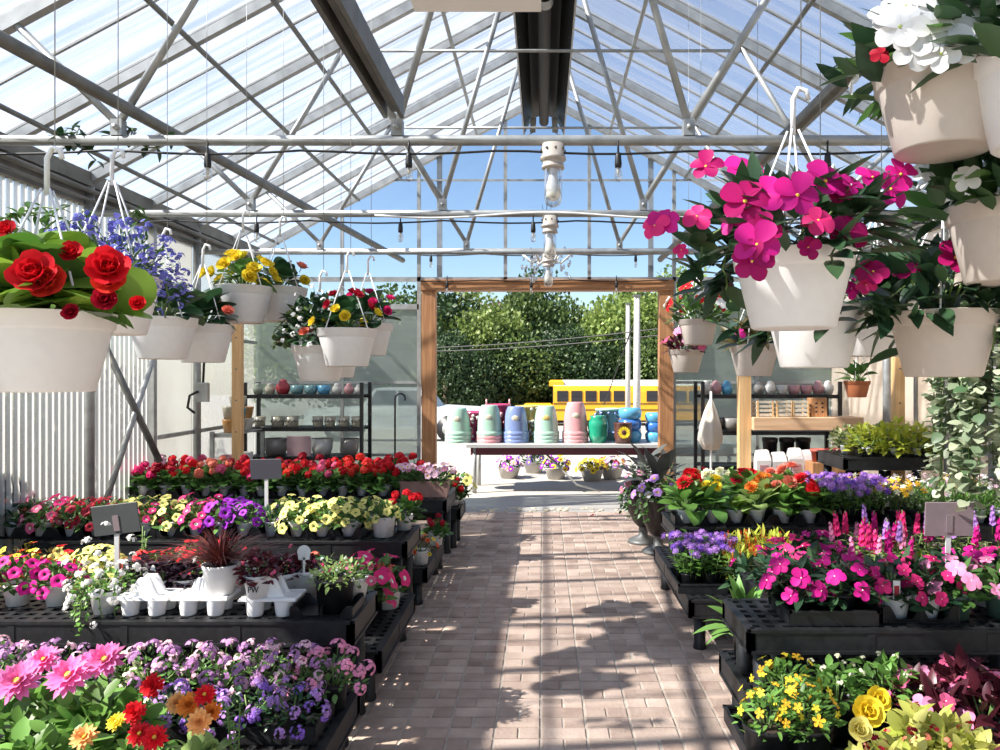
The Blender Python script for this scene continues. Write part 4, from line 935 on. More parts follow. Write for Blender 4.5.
def sign(label, px, py, Y, wpx, hpx, ybot, mat, tilt=0., slot=False, foot=0.):
    p = W(px, py, Y); w2, h2 = wpx*Y/F/2, hpx*Y/F/2; t = thing('price_sign', label, 'sign', (p.x, Y, foot), 'sign cards on stakes')
    mb = MB(); mb.bevbox(-w2, w2, -.004, .004, -h2, h2, .002); c = obj('card', mb.mesh('card', [mat]), t, (0, 0, p.z-foot)); c.rotation_euler = (.06, tilt, 0)
    if slot:
        mb = MB(); mb.box(-.014, .014, -.007, -.004, -h2*.8, h2*.25); obj('clip', mb.mesh('clip', [solid('sign_clip', (.22,.17,.18), .5)]), c)
    mb = MB(); mb.beam((0, .008, 0), (0, .008, p.z-foot), .022, .008, 0, (0,1,0)); obj('stake', mb.mesh('stake', [STAKE]), t)
sign('dark grey tilted sign card on a stake above the bacopa', 116, 519, 3.54, 46, 30, 572, CARD, -.12, True, .25)
sign('dark sign card on a pale stake over the geranium row', 266, 469, 4.75, 31, 20, 505, solid('navy_sign', (.045,.045,.06), .6), -.02, False, .55)
sign('small mauve sign card standing behind the geraniums', 299, 446, 6.5, 24, 20, 460, CARDP, 0, False, .56)
sign('mauve sign card with a slot rising above the pink impatiens', 949, 519, 3.32, 48, 34, 560, CARDP, 0, True, .29)

def right_side():
    Z = .252
    for px, Y, k, s, lab in ((768,2.5,'bid',1.,'yellow bidens in black pot nearest the aisle'), (806,2.5,'bid',1.,'yellow bidens in black pot beside the lantana'), (786,2.72,'bid',1.05,'yellow bidens behind the other two bidens pots'),
                        (838,2.68,'lant',1.,'bushy light green lantana under the riser, nearest the bidens'), (884,2.7,'lant',1.05,'bushy light green lantana under the riser, farther from aisle'),
                        (925,2.62,'imp_b',1.05,'bronze leaved impatiens with pink blooms, next to the lantana'), (985,2.6,'imp_b',1.1,'bronze leaved impatiens with pink blooms at the right picture edge'), (960,2.74,'imp_b',1.1,'bronze leaved impatiens behind the other two'),
                        (905,2.2,'colime',1.0,'yellow coleus with red markings, nearest the yellow begonia'), (965,2.24,'colime',1.05,'yellow coleus with red markings, rightmost one'), (930,2.36,'colime',1.0,'yellow coleus with red markings, behind the other two')):
        plant(k, (WX(px, Y), Y, Z), lab, None, s, None, 'bigblack' if k in ('bid','lant') else None)
    t = plant('colime', (WX(868, 2.2), 2.2, Z), 'yellow begonia with large ruffled blooms beside the yellow coleus', None, .75); hero(t, [(866,712,2.1,'begonia','yellow',.045,'y'),(877,700,2.15,'begonia','yellow',.036,'y'),(858,730,2.06,'begonia','paleyel',.034,'g')])
    x0, x1 = WX(748, 2.5), WX(825, 2.5); cx = (x0+x1)/2; mb = MB()
    for yy in (-.14, .3): mb.box(x0-cx, x1-cx, yy-.004, yy+.004, 0, .05); mb.box(x0-cx-.006, x1-cx+.006, yy-.007, yy+.007, .045, .055)
    for xx in (x0-cx, x1-cx):
        mb.box(xx-.004, xx+.004, -.14, .3, 0, .05); mb.box(xx-.007, xx+.007, -.147, .307, .045, .055)
    mb.box(x0-cx, x1-cx, -.14, .3, 0, .004)
    tag(obj('plant_tray', mb.mesh('plant_tray', [GREYP]), None, (cx, 2.52, Z+.001)), 'open black tray holding the yellow bidens pots', 'tray', 'black shuttle trays')
    plant('hosta', (.90, 3.35, .292), 'lush green leafy plant leaning into the aisle under the riser', None, 1.)
    plant('imp_m', (1.0, 3.36, .292), 'single magenta impatiens under the riser beside the leafy plant', None, .7)
    Z = .572
    row('the right riser', 'the front row', 3.03, Z, [(798,'imp_m',1.05,'black'),(842,'imp_m',1.1,'black'),(896,'imp_h',1.0),(927,'imp_h',1.),(956,'imp_p',1.1,'green'),(1002,'imp_p',1.)], [(896,927)])
    row('the right riser', 'the back row', 3.2, Z, [(780,'imp_d',.9,'black'),(822,'imp_d'),(868,'imp_m'),(912,'imp_h'),(950,'imp_d'),(985,'imp_m')])
    x0, x1 = WX(781, 3.03), WX(866, 3.03); cx = (x0+x1)/2; mb = MB()
    for yy in (-.11, .11): mb.box(x0-cx, x1-cx, yy-.004, yy+.004, 0, .055); mb.box(x0-cx-.006, x1-cx+.006, yy-.007, yy+.007, .05, .06)
    for xx in (x0-cx, x1-cx): mb.box(xx-.004, xx+.004, -.11, .11, 0, .055); mb.box(xx-.007, xx+.007, -.117, .117, .05, .06)
    mb.box(x0-cx, x1-cx, -.11, .11, 0, .004)
    tag(obj('plant_tray', mb.mesh('plant_tray', [BLACKP]), None, (cx, 3.03, Z+.001)), 'black open tray holding magenta impatiens on the perforated riser', 'tray', 'black shuttle trays')
    # small white tag with red picture
    t = thing('plant_label', 'white plant label with a red picture among the impatiens', 'plant tag', (WX(896, 2.97), 2.965, Z+.09))
    mb = MB(); mb.box(-.014, .014, -.001, .001, 0, .075); obj('card', mb.mesh('card', [WHITE]), t); mb = MB(); mb.box(-.010, .010, -.002, -.001, .015, .055); obj('picture', mb.mesh('picture', [solid('label_red', (.4,.02,.03), .5)]), t)
    row('the stock bench', 'the front row', 3.66, .462, [(782,'imp_d'),(808,'imp_h'),(836,'imp_m'),(866,'stock'),(893,'stock_p'),(915,'lime'),(940,'lime'),(968,'imp_m'),(998,'imp_h')], (), 1.1)
    row('the stock bench', 'the back row', 3.95, .462, [(790,'imp_h'),(822,'imp_m'),(848,'stock'),(876,'stock_p'),(905,'stock'),(935,'stock_p'),(962,'stock_p'),(990,'stock_p')], (), 1.15)
    plant('imp_d', (WX(752, 4.25), 4.26, .292), 'leafy impatiens low on the right behind the riser end', None, 1.2)
    plant('imp_m', (WX(792, 4.3), 4.32, .292), 'magenta impatiens low on the right beside the celosias', None, 1.3)
    Z = .292
    row('the low ageratum bench', 'the front row', 4.4, Z, [(690,'ager'),(712,'ager'),(742,'celo'),(764,'celo'),(786,'celo')], (), 1.2)
    row('the low ageratum bench', 'the back row', 4.6, Z, [(684,'ager'),(702,'ager'),(722,'ager'),(738,'celo'),(758,'celo'),(778,'celo'),(800,'imp_h')], (), 1.25)
    for px0, px1, lab in ((676, 724, 'open black tray holding the low violet ageratums'), (729, 800, 'open grey tray holding the plumed celosias')):
        x0, x1 = WX(px0, 4.4), WX(px1, 4.4); cx = (x0+x1)/2; mb = MB()
        for yy in (-.09, .29): mb.box(x0-cx, x1-cx, yy-.004, yy+.004, 0, .05); mb.box(x0-cx-.006, x1-cx+.006, yy-.007, yy+.007, .045, .055)
        for xx in (x0-cx, x1-cx): mb.box(xx-.004, xx+.004, -.09, .29, 0, .05); mb.box(xx-.007, xx+.007, -.097, .297, .045, .055)
        mb.box(x0-cx, x1-cx, -.09, .29, 0, .004)
        tag(obj('plant_tray', mb.mesh('plant_tray', [GREYP]), None, (cx, 4.4, Z+.001)), lab, 'tray', 'black shuttle trays')
    Z = .562
    row('the gerbera bench', 'the front row', 5.0, Z, [(686,'ge_red',1.05),(712,'ge_yel'),(735,'lime',.8),(757,'ge_or'),(783,'ge_sal'),(808,'ge_red'),(829,'ager',1.15),(850,'ager',1.15),(871,'ager',1.15),(892,'gold'),(913,'gold'),(935,'dian'),(956,'dian'),(978,'dian'),(1000,'dian')], [(686,808),(829,892),(913,1000)], 1.1)
    row('the gerbera bench', 'the back row', 5.26, Z, [(692,'ge_red'),(715,'ge_white'),(742,'ge_pink',1.1),(766,'ge_or'),(790,'ge_sal',1.1),(812,'ager',1.1),(833,'ager',1.1),(855,'ager',1.1),(876,'ager',1.1),(897,'gold'),(918,'dian'),(940,'dian'),(962,'gold'),(985,'dian')], (), 1.15)
    row('the bench behind the gerberas', 'the only row', 5.8, .522, [(700,'ge_pink'),(725,'ge_white'),(750,'ge_red'),(775,'ge_sal'),(800,'ager'),(830,'ager'),(860,'gold'),(890,'dian'),(920,'dian'),(945,'gold')], (), 1.05)
    Z = .872
    row('the tall corner bench', 'the front row', 6.28, Z, [(868,'euon',1.1),(892,'euon',1.15),(914,'euon',1.1),(938,'euon',1.)], [(868,938)], 1.15)
    row('the tall corner bench', 'the back row', 6.5, Z, [(846,'vari',1.2),(862,'vari',1.3),(880,'vari',1.5),(900,'vari',1.4)])
    mb = MB(); x0, x1 = WX(838, 6.42), WX(878, 6.42); cx = (x0+x1)/2
    mb.bevbox(x0-cx, x1-cx, -.05, .05, 0, .075, .006)
    # urns by the aisle
    for k, (px, Y, lab) in enumerate(((641, 6.95, 'dark urn planter on grey foot nearest the doorway'), (656, 6.55, 'dark urn planter on grey foot nearest the gerbera bench'))):
        t = thing('urn_planter', lab, 'urn', (WX(px, Y)+.02, Y, 0), 'urn planters by the aisle')
        mb = MB(); mb.lathe([(.001,0),(.14,0),(.145,.015),(.12,.035),(.045,.07),(.04,.14),(.05,.16),(.001,.16)], 20); obj('foot', mb.mesh('foot', [solid('urn_foot', (.12,.12,.115), .5, .3)]), t)
        mb = MB(); mb.lathe([(.05,.15),(.09,.19),(.13,.27),(.145,.36),(.14,.42),(.165,.46),(.16,.48),(.14,.47)], 20); mb.lathe([(.16,.46),(.001,.46)], 20, 1); obj('bowl', mb.mesh('bowl', [solid('urn_brown', (.012,.007,.006), .4), SOIL]), t)
        f = obj('foliage', foliage_mesh(('trail', .2, .22, 120, .06, .03, 'green'), k), t, (0, 0, .48))
        f = obj('foliage', foliage_mesh(('upright', .17, .30, 60, .15, .06, 'grey'), k), t, (0, .05, .46))
        f = obj('foliage', foliage_mesh(('rosette', .22, .36, 15, .26, .10, 'canna', 'bigleaf'), k), t, (.04, .06, .47))
        put_blooms(t, (('petunia','pink' if k == 0 else 'lilac','y',14,.04,.2,.16,-.1,.05),('petunia','white','y',7,.035,.22,.10,-.5,.0)), .46)
right_side()

# ------------------------------------------------------------------ hanging baskets
BASKM = {}
def basket(label, px, py, wpx, Y, mat, fols, blooms, heros=(), tall=1.25, wire=True, name='hanging_basket', tilt=0, hang=.30, pots=True):
    r = wpx*Y/F/2; h = r*tall; rim = W(px, py, Y); base = rim - Vector((0, 0, h))
    t = thing(name, label, 'hanging basket', base, 'hanging flower baskets')
    key = mat.name
    if key not in BASKM:
        mb = MB(); mb.lathe([(.001,.02),(.55,.02),(.64,.0),(.68,.03),(.90,.95),(.915,.98),(.955,1.0),(.985,1.235),(1.0,1.245),(.985,1.25),(.93,1.24),(.90,1.1)], 36); mb.lathe([(.905,1.12),(.001,1.16)], 36, 1)
        BASKM[key] = mb.mesh('basket_pot', [mat, SOIL])
    o = obj('pot', BASKM[key], t); o.scale = (r, r, r*tall/1.25)
    for k, (spec, dz) in enumerate(fols):
        f = obj('blossoms' if spec[6] == 'lobelia' else 'foliage', foliage_mesh(spec, R.randrange(2)), t, (0, 0, h + dz))
        if spec[6] == 'lobelia': f['kind'] = 'stuff'
        f.rotation_euler = (0, 0, R.uniform(0, 6.28))
    put_blooms(t, blooms, h)
    for q in heros:
        bx, by, bY, kd, c, rr, eye = q; p = W(bx, by, bY) - base
        bloom(t, kd, c, eye, p, Vector((p.x*1.5, -1, .25 + .5*max(0, (p.z-h))*4)), rr, R.randrange(3))
    top = h + hang
    mb = MB()
    for k in range(4):
        a = PI/4 + k*PI/2 + .25; mb.tube([(.96*r*math.cos(a), .96*r*math.sin(a), h-.01), (.012*math.cos(a), .012*math.sin(a), top-.02)], .0028, 6)
    mb.tube([(0,0,top-.03),(0,0,top+.05),(.012,0,top+.075),(.03,0,top+.07),(.034,0,top+.05)], .006, 8)
    obj('hanger', mb.mesh('hanger', [WHITEP]), t)
    if wire:
        zt = roofz(base.x) - .09 - base.z
        mb = MB(); mb.tube([(.018,0,top+.07),(.018,0,zt)], .0014, 5); obj('wire', mb.mesh('wire', [STEEL]), t)
    return t
BEG = ('mound', .19, .15, 95, .108, .10, 'begonia', 'bigleaf'); BEGD = ('rosette', .17, .13, 26, .11, .10, 'dark', 'bigleaf')
NGI = ('mound', .22, .19, 130, .115, .042, 'impdark', 'leaf'); NGIH = ('trail', .20, .12, 60, .11, .04, 'impdark')
def build_baskets():
    basket('large white basket of red begonias at the left edge, nearest the viewer', 47, 313, 126, 1.7, BASKW, ((BEG, .01), (('rosette', .17, .10, 14, .12, .115, 'green', 'bigleaf'), -.02)), (),
           [(38,277,1.52,'begonia','red',.046,'y'),(50,284,1.53,'begonia','scarlet',.040,'y'),(110,271,1.56,'begonia','red',.043,'y'),(110,283,1.57,'begonia','scarlet',.034,'y'),(9,233,1.66,'begonia','red',.026,'y'),(73,255,1.62,'begonia','red',.026,'y'),(106,301,1.57,'begonia','crimson',.026,'y'),(138,304,1.64,'begonia','red',.018,'y'),(72,313,1.56,'begonia','crimson',.018,'y')])
    t = basket('white basket of blue lobelia behind the red begonia basket', 112, 277, 92, 2.2, BASKW, ((('mound', .18, .17, 260, .022, .007, 'green'), .0), (('mound', .20, .19, 520, .017, .016, 'lobelia', 'round'), .0), (('mound', .21, .13, 260, .017, .016, 'lobelia', 'round'), -.05), (('trail', .17, .12, 160, .02, .007, 'green'), 0)), (('cluster','blue','w',60,.016,.20,.18,-.5,.005),))
    basket('white basket of dark green begonia with a salmon bloom, second row left', 163, 318, 66, 3.15, BASKW, ((BEGD, 0),), (('begonia','salmon','y',2,.025,.12,.10,.1,.02),))
    basket('white basket half hidden behind the dark green begonia basket', 203, 325, 60, 3.5, BASKW, ((BEGD, 0),), (('begonia','salmon','y',4,.026,.15,.10,.0,.02),))
    basket('white basket of yellow begonias left of the middle aisle lamps', 243, 287, 58, 3.7, BASKW, ((('rosette', .15, .12, 24, .09, .08, 'green', 'bigleaf'), 0),), (('begonia','yellow','y',18,.034,.16,.13,.0,.02),))
    basket('white basket of orange and yellow begonias behind the yellow one', 280, 288, 54, 3.95, BASKW, ((('rosette', .15, .13, 24, .09, .08, 'dark', 'bigleaf'), 0),), (('begonia','salmon','y',3,.032,.14,.12,.1,.03),('begonia','yellow','y',3,.03,.16,.10,.0,.02)))
    basket('white basket of yellow begonias and crimson blooms near the door post', 347, 329, 60, 3.6, BASKW, ((('rosette', .15, .13, 26, .09, .08, 'dark', 'bigleaf'), 0),), (('begonia','crimson','y',7,.028,.11,.16,.35,.03),('begonia','yellow','y',8,.030,.16,.09,-.05,.02)))
    basket('white basket of red begonias just behind the yellow and crimson one', 368, 324, 50, 4.15, BASKW, ((BEGD, 0),), (('begonia','hot','y',9,.03,.16,.14,.0,.03),))
    basket('low white basket with white bacopa above coral begonias', 320, 346, 56, 3.75, BASKW, ((('mound', .21, .24, 420, .05, .034, 'dark'), .02), (('trail', .2, .12, 120, .03, .02, 'pale'), .1)), (('cluster','white','y',40,.018,.22,.26,-.1,.02),('begonia','salmon','y',5,.035,.19,.06,-.2,.02)))
    basket('small white basket behind the coral begonia basket', 338, 350, 44, 4.4, BASKW, ((BEGD, 0),), (('begonia','salmon','y',3,.03,.14,.1,.1,.02),))
    # right side
    basket('beige basket of white impatiens at the top right corner', 943, 70, 132, 1.62, BASKB, ((('mound', .20, .17, 110, .10, .04, 'green'), 0), (('mound', .22, .12, 40, .12, .04, 'impdark'), 0)), (('impatiens','white','g',34,.036,.17,.16,.0,.01),),
           [(900,28,1.46,'impatiens','white',.05,'g'),(925,35,1.45,'impatiens','white',.05,'g'),(912,50,1.45,'impatiens','white',.042,'g'),(950,25,1.45,'impatiens','white',.05,'g'),(970,40,1.45,'impatiens','white',.05,'g'),(940,55,1.44,'impatiens','white',.04,'g'),(905,8,1.5,'impatiens','white',.05,'g'),(890,20,1.52,'impatiens','white',.045,'g'),(985,15,1.48,'impatiens','white',.05,'g'),(935,10,1.48,'impatiens','white',.05,'g'),(880,55,1.52,'impatiens','crimson',.02,'d')])
    basket('white basket cut by the right picture edge beside the white impatiens', 1046, 58, 142, 1.48, BASKW, ((NGI, 0),), (('impatiens','white','g',8,.04,.18,.15,.0,.01),))
    basket('beige basket of white flowering impatiens in shade at the right edge', 1012, 206, 124, 1.8, BASKB, ((NGI, 0), (('mound', .22, .14, 60, .12, .05, 'green'), 0)), (('impatiens','white','g',5,.035,.18,.15,.1,.01),), [(966,178,1.65,'impatiens','white',.03,'g'),(915,180,1.9,'cluster','cream','g',.05,'g') if False else (925,172,1.8,'impatiens','white',.03,'g')])
    basket('large white basket of magenta impatiens hanging right of the lamps', 793, 254, 120, 1.7, BASKW, ((NGI, .01), (NGIH, .02)), (('impatiens','magenta','w',5,.03,.22,.17,.2,.01),),
           [(745,202,1.53,'impatiens','deepmag',.048,'y'),(765,195,1.54,'impatiens','magenta',.046,'y'),(797,196,1.52,'impatiens','magenta',.046,'y'),(825,182,1.56,'impatiens','magenta',.048,'y'),(836,188,1.58,'impatiens','deepmag',.042,'y'),(757,245,1.48,'impatiens','magenta',.045,'y'),(752,262,1.48,'impatiens','deepmag',.040,'y'),(762,232,1.5,'impatiens','deepmag',.036,'y'),(665,222,1.6,'impatiens','magenta',.034,'y'),(655,226,1.6,'impatiens','hot',.03,'y'),(697,217,1.62,'impatiens','hot',.032,'y'),(706,167,1.68,'impatiens','deepmag',.036,'y'),(744,170,1.72,'impatiens','magenta',.044,'y'),(818,221,1.5,'impatiens','hot',.032,'y'),(848,232,1.55,'impatiens','deepmag',.04,'y'),(890,190,1.66,'impatiens','magenta',.042,'y'),(900,175,1.7,'impatiens','magenta',.038,'y'),(872,178,1.68,'impatiens','magenta',.036,'y'),(681,250,1.62,'impatiens','hot',.016,'y'),(808,248,1.52,'impatiens','deepmag',.024,'y')])
    basket('white basket partly hidden below the large magenta impatiens', 814, 308, 96, 2.15, BASKW, ((NGIH, 0),), (('impatiens','magenta','w',5,.03,.16,.1,.2,.01),))
    basket('beige basket with dark hanging impatiens leaves at the right', 943, 312, 104, 2.05, BASKB, ((NGI, 0), (('trail', .19, .14, 80, .12, .045, 'impdark'), .03)), (('impatiens','deepmag','w',4,.03,.2,.15,.1,.01),), [(955,258,1.9,'impatiens','deepmag',.045,'y'),(873,272,1.95,'impatiens','deepmag',.04,'y'),(866,285,1.95,'impatiens','hot',.025,'y')])
    basket('white basket showing between the magenta and the shaded beige baskets', 876, 304, 84, 2.5, BASKW, ((NGI, 0),), (('impatiens','deepmag','w',6,.035,.2,.15,-.1,.01),))
    basket('beige basket with one magenta bloom above the timber stand', 754, 345, 50, 3.8, BASKB, ((('mound', .17, .14, 90, .11, .035, 'bronze'), 0),), (('impatiens','magenta','w',3,.035,.16,.12,.0,.01),))
    basket('beige basket of pink impatiens near the right door post', 686, 350, 36, 5.2, BASKB, ((('mound', .15, .12, 80, .08, .03, 'burg'), 0),), (('impatiens','pink','w',6,.042,.15,.14,.0,.02),('impatiens','rose','w',4,.04,.14,.12,.0,.02)))
    basket('beige basket of red and white impatiens above the pink basket', 698, 320, 40, 4.6, BASKB, ((('mound', .19, .16, 100, .10, .035, 'green'), 0),), (('impatiens','red','w',8,.042,.18,.18,.1,.04),('impatiens','white','w',7,.045,.22,.16,.0,.04)))
    t = basket('trailing variegated ivy hanging at the right picture edge', 1000, 330, 58, 3.3, BASKW, ((('trail', .25, .74, 520, .055, .05, 'ivy', 'ovate'), .02), (('trail', .16, .66, 420, .055, .05, 'ivy', 'ovate'), .02), (('mound', .22, .14, 200, .055, .05, 'ivy', 'ovate'), 0)), ())
    t['category'] = 'hanging plant'
    t = basket('orange cone pot with large green leaves hanging before the right rack', 857, 381, 26, 5.4, solid('terracotta', (.52,.17,.07), .7), ((('rosette', .13, .10, 12, .11, .09, 'green', 'bigleaf'), 0),), ())
    # vine on the near cross pipe
    t = thing('vine', 'thin leafy vine creeping along the nearest cross pipe, left', 'vine', W(100, 136, 3.71))
    mb = MB()
    for k in range(5):
        pts = [Vector((R.uniform(-.25,.15), R.uniform(-.04,.04), .0))]
        for j in range(6): pts.append(pts[-1] + Vector((R.uniform(-.02,.07), R.uniform(-.02,.02), R.uniform(-.05,.05))))
        mb.tube(pts, .004, 5, 1)
        for p in pts: 
            for q in range(2): mb.petal(p, rdir(-1,1), (0,0,1), R.uniform(.05,.08), .035, -.3, 0, 'leaf')
    obj('foliage', mb.mesh('foliage', [G['dark'], STEM]), t)
    t = thing('vine', 'thin leafy vine hanging above the red begonia basket', 'vine', W(40, 215, 2.6))
    mb = MB()
    for k in range(6):
        pts = [Vector((R.uniform(-.25,.3), R.uniform(-.04,.04), .0))]
        for j in range(6): pts.append(pts[-1] + Vector((R.uniform(-.03,.06), R.uniform(-.02,.02), R.uniform(-.04,.035))))
        mb.tube(pts, .003, 5, 1)
        for p in pts: 
            for q in range(2): mb.petal(p, rdir(-1,1), (0,0,1), R.uniform(.03,.05), .02, -.3, 0, 'leaf')
    obj('foliage', mb.mesh('foliage', [G['green'], STEM]), t)
build_baskets()

# ------------------------------------------------------------------ pottery racks and the timber stand
def jar(name, label, cat, loc, prof, mat, group, n=18, mats=None, extra=None):
    mb = MB(); mb.lathe(prof, n)
    if extra: extra(mb)
    return tag(obj(name, mb.mesh(name, mats or [mat]), None, loc), label, cat, group)
BOWL = lambda r, h: [(.001,0),(r*.7,0),(r*.95,h*.4),(r,h),(r*.93,h),(r*.85,h*.5),(.001,h*.3)]
JAR = lambda r, h: [(.001,0),(r*.7,0),(r,h*.35),(r*.95,h*.6),(r*.55,h*.8),(r*.6,h*.86),(r*.4,h*.95),(.001,h)]
def rack(label, x0, x1, y0, y1, zs, ztop, mat=BLACK):
    cx, cy = (x0+x1)/2, (y0+y1)/2; t = thing('shelf_rack', label, 'shelf rack', (cx, cy, 0)); hx, hy = (x1-x0)/2, (y1-y0)/2
    for sx in (-1, 1):
        for sy in (-1, 1):
            mb = MB(); mb.beam((sx*hx, sy*hy, 0), (sx*hx, sy*hy, ztop), .035, .035); obj('post', mb.mesh('post', [mat]), t)
    for z in zs:
        mb = MB(); mb.box(-hx, hx, -hy, -hy+.012, z-.04, z); mb.box(-hx, hx, hy-.012, hy, z-.04, z)
        n = 16
        for k in range(n): y = -hy + 2*hy*(k+.5)/n; mb.box(-hx, hx, y-.008, y+.008, z-.012, z-.004)
        for k in range(5): x = -hx + 2*hx*(k+.5)/5; mb.box(x-.008, x+.008, -hy, hy, z-.02, z-.010)
        obj('shelf', mb.mesh('shelf', [mat]), t)
    return t
def cer(key, c): return solid('ceramic_'+key, c, .2, 0, .06, 15, .6)
CR = {'cream': cer('cream', (0.490,0.461,0.360)), 'sage': cer('sage', (0.302,0.346,0.274)), 'teal': cer('teal', (0.158,0.302,0.331)), 'pink': cer('pink', (0.475,0.245,0.259)), 'red': cer('red', (0.374,0.036,0.050)), 'white': cer('white', (0.562,0.547,0.518)),
      'blue': cer('blue', (0.036,0.130,0.396)), 'sky': cer('sky', (0.086,0.302,0.490)), 'mint': cer('mint', (0.302,0.475,0.389)), 'bluev': cer('bluev', (0.158,0.216,0.418)), 'rose': cer('rose', (0.533,0.259,0.274)), 'green': cer('green', (0.014,0.238,0.144)), 'yel': cer('yel', (0.540,0.432,0.144)), 'org': cer('org', (0.504,0.259,0.086)), 'grey': cer('grey', (0.230,0.216,0.202)), 'blk': cer('blk', (0.022,0.022,0.025)), 'hot': cer('hot', (0.446,0.058,0.158))}
def racks():
    Y = 8.15
    rack('black metal pottery rack left of the doorway', -3.17, -1.93, 7.98, 8.36, (.35, .68, .99, 1.34), 1.47)
    items = [('sage','jar',258,.055),('cream','jar',270,.055),('red','jar',283,.075),('teal','bowl',297,.07),('teal','bowl',311,.07),('sky','bowl',324,.07),('white','jar',337,.055),('pink','jar',349,.055),('white','jar',359,.05)]
    for k, (c, s, px, r) in enumerate(items):
        jar('ceramic_jar' if s == 'jar' else 'ceramic_bowl', '%s ceramic %s on top shelf of the left rack, %s from left' % ({'sage':'sage green','sky':'light blue'}.get(c, c), s, ORD[k]), s, (WX(px, 8.12), 8.12, 1.342), JAR(r, r*2.2) if s == 'jar' else BOWL(r, r*1.4), CR[c], 'pottery on the left rack')
    for k, px in enumerate((260, 278, 292, 318, 330, 344, 357)):
        w = .075 if k in (1, 2) else .06
        def ex(mb, w=w):
            for q in range(7): a = -PI/2 + (q-3)*.3; mb.sphere((w*.97*math.cos(a), w*.97*math.sin(a), .06 + .012*(q % 2)), .012, 6, 4, 1)
        jar('ceramic_pot', 'cream pot with dark leaf band on second shelf of left rack, %s from left' % ORD[k], 'pot', (WX(px, 8.12), 8.12, .992), [(.001,0),(w*.85,0),(w,.11),(w*.92,.11),(w*.85,.02),(.001,.02)], None, 'cream pots on the left rack', 18, [CR['cream'], CR['grey']], ex)
    for k, (px, ww, c) in enumerate(((276,.13,'grey'),(322,.12,'white'),(350,.10,'grey'))):
        jar('storage_tub', '%s tub on third shelf of the left rack, %s from left' % ({'grey':'grey','white':'white'}[c], ORD[k]), 'tub', (WX(px, 8.15), 8.15, .682), BOWL(ww, .18), CR[c], 'tubs on the left rack')
    # second rack along the left corner
    rack('pale wire pottery rack beside the left timber post', -3.22, -2.99, 7.3, 8.0, (.55, .98), 1.0, STEEL)
    for k, (Y, h, r, cs) in enumerate(((7.42, .13, .07, ('org','cream')), (7.62, .12, .085, ('cream','teal')), (7.82, .12, .08, ('white','org')))):
        zz = .982
        for q in range(3 if k == 1 else 2):
            c = cs[q % 2]; jar('ceramic_pot', '%s pot on wire rack by left post, %s from viewer, %s up in its pile' % ({'org':'orange'}.get(c, c), ORD[k], ORD[q]), 'pot', (-3.1, Y, zz), [(.001,0),(r*.75,0),(r,h*.9),(r*1.03,h),(r*.9,h),(r*.7,.02),(.001,.02)], CR[c], 'piled pots on the wire rack'); zz += h*.98
    for k, (Y, c) in enumerate(((7.45,'pink'),(7.75,'white'))): jar('ceramic_pot', '%s pot on the lower shelf of the wire rack by left post' % c, 'pot', (-3.1, Y, .552), [(.001,0),(.08,0),(.1,.2),(.09,.2),(.07,.02),(.001,.02)], CR[c], None)
    # right rack
    rack('black metal rack of ornaments right of the doorway', 1.70, 3.16, 7.98, 8.36, (.58, .95, 1.34), 1.48)
    for k, (px, c, s) in enumerate(((706,'white','jar'),(716,'pink','jar'),(727,'sky','jar'),(758,'grey','jar'),(770,'white','jar'),(782,'white','bowl'),(794,'pink','bowl'),(806,'rose','bowl'),(818,'pink','jar'),(828,'white','jar'))):
        r = .062; jar('ceramic_jar' if s == 'jar' else 'ceramic_bowl', '%s %s ornament on top shelf of the right rack, %s from left' % ({'sky':'pale blue','rose':'rosy'}.get(c, c), s, ORD[k]), s, (WX(px, 8.1), 8.1, 1.342), JAR(r, .15) if s == 'jar' else BOWL(r, .1), CR[c], 'ornaments on the right rack')
    for k, (px, c, r) in enumerate(((716,'blk',.10),(731,'grey',.11))): jar('ceramic_bowl', ('black bowl on the second shelf of right rack', 'grey bowl on the second shelf of right rack')[k], 'bowl', (WX(px, 8.1), 8.1, .952), BOWL(r, .14), CR[c], None)
    jar('ceramic_bowl', 'pinkish white dish on the second shelf of right rack', 'bowl', (WX(728, 8.02), 8.02 , .952), BOWL(.07, .05), CR['white'], None) if False else None
    # white closed parasol hanging beside it
    t = thing('closed_parasol', 'white closed parasol hanging beside the right rack', 'parasol', (WX(711, 7.75), 7.75, .78))
    mb = MB(); mb.lathe([(.001,0),(.07,.0),(.12,.10),(.10,.25),(.06,.40),(.022,.5),(.001,.54)], 24, 0, (0,0,0), lambda a, z: 1 + .16*math.sin(a*7)); obj('canopy', mb.mesh('canopy', [solid('ivory_cloth', (.70,.62,.52), .9)]), t)
    mb = MB(); mb.tube([(0,0,-.78),(0,0,.6)], .012, 8); obj('pole', mb.mesh('pole', [WHITE]), t)
    # timber stand
    t = thing('timber_stand', 'rough pale timber stand with a broad rail in front of right rack', 'stand', (2.4, 7.2, 0))
    for x in (WX(744, 7.2), 3.0):
        mb = MB(); mb.bevbox(-.055, .055, -.05, .05, 0, 1.6 if x < 2.5 else 1.14, .005); obj('post', mb.mesh('post', [WOODL]), t, (x-2.4, 0, 0))
    mb = MB(); mb.bevbox(WX(750, 7.2)-2.4, .62, -.14, .16, 1.03, 1.15, .005); obj('rail', mb.mesh('rail', [WOODLH]), t)
    mb = MB(); mb.bevbox(WX(744,7.2)-2.4, .62, -.14, .16, .56, .60, .004); obj('lower_shelf', mb.mesh('lower_shelf', [WOODLH]), t)
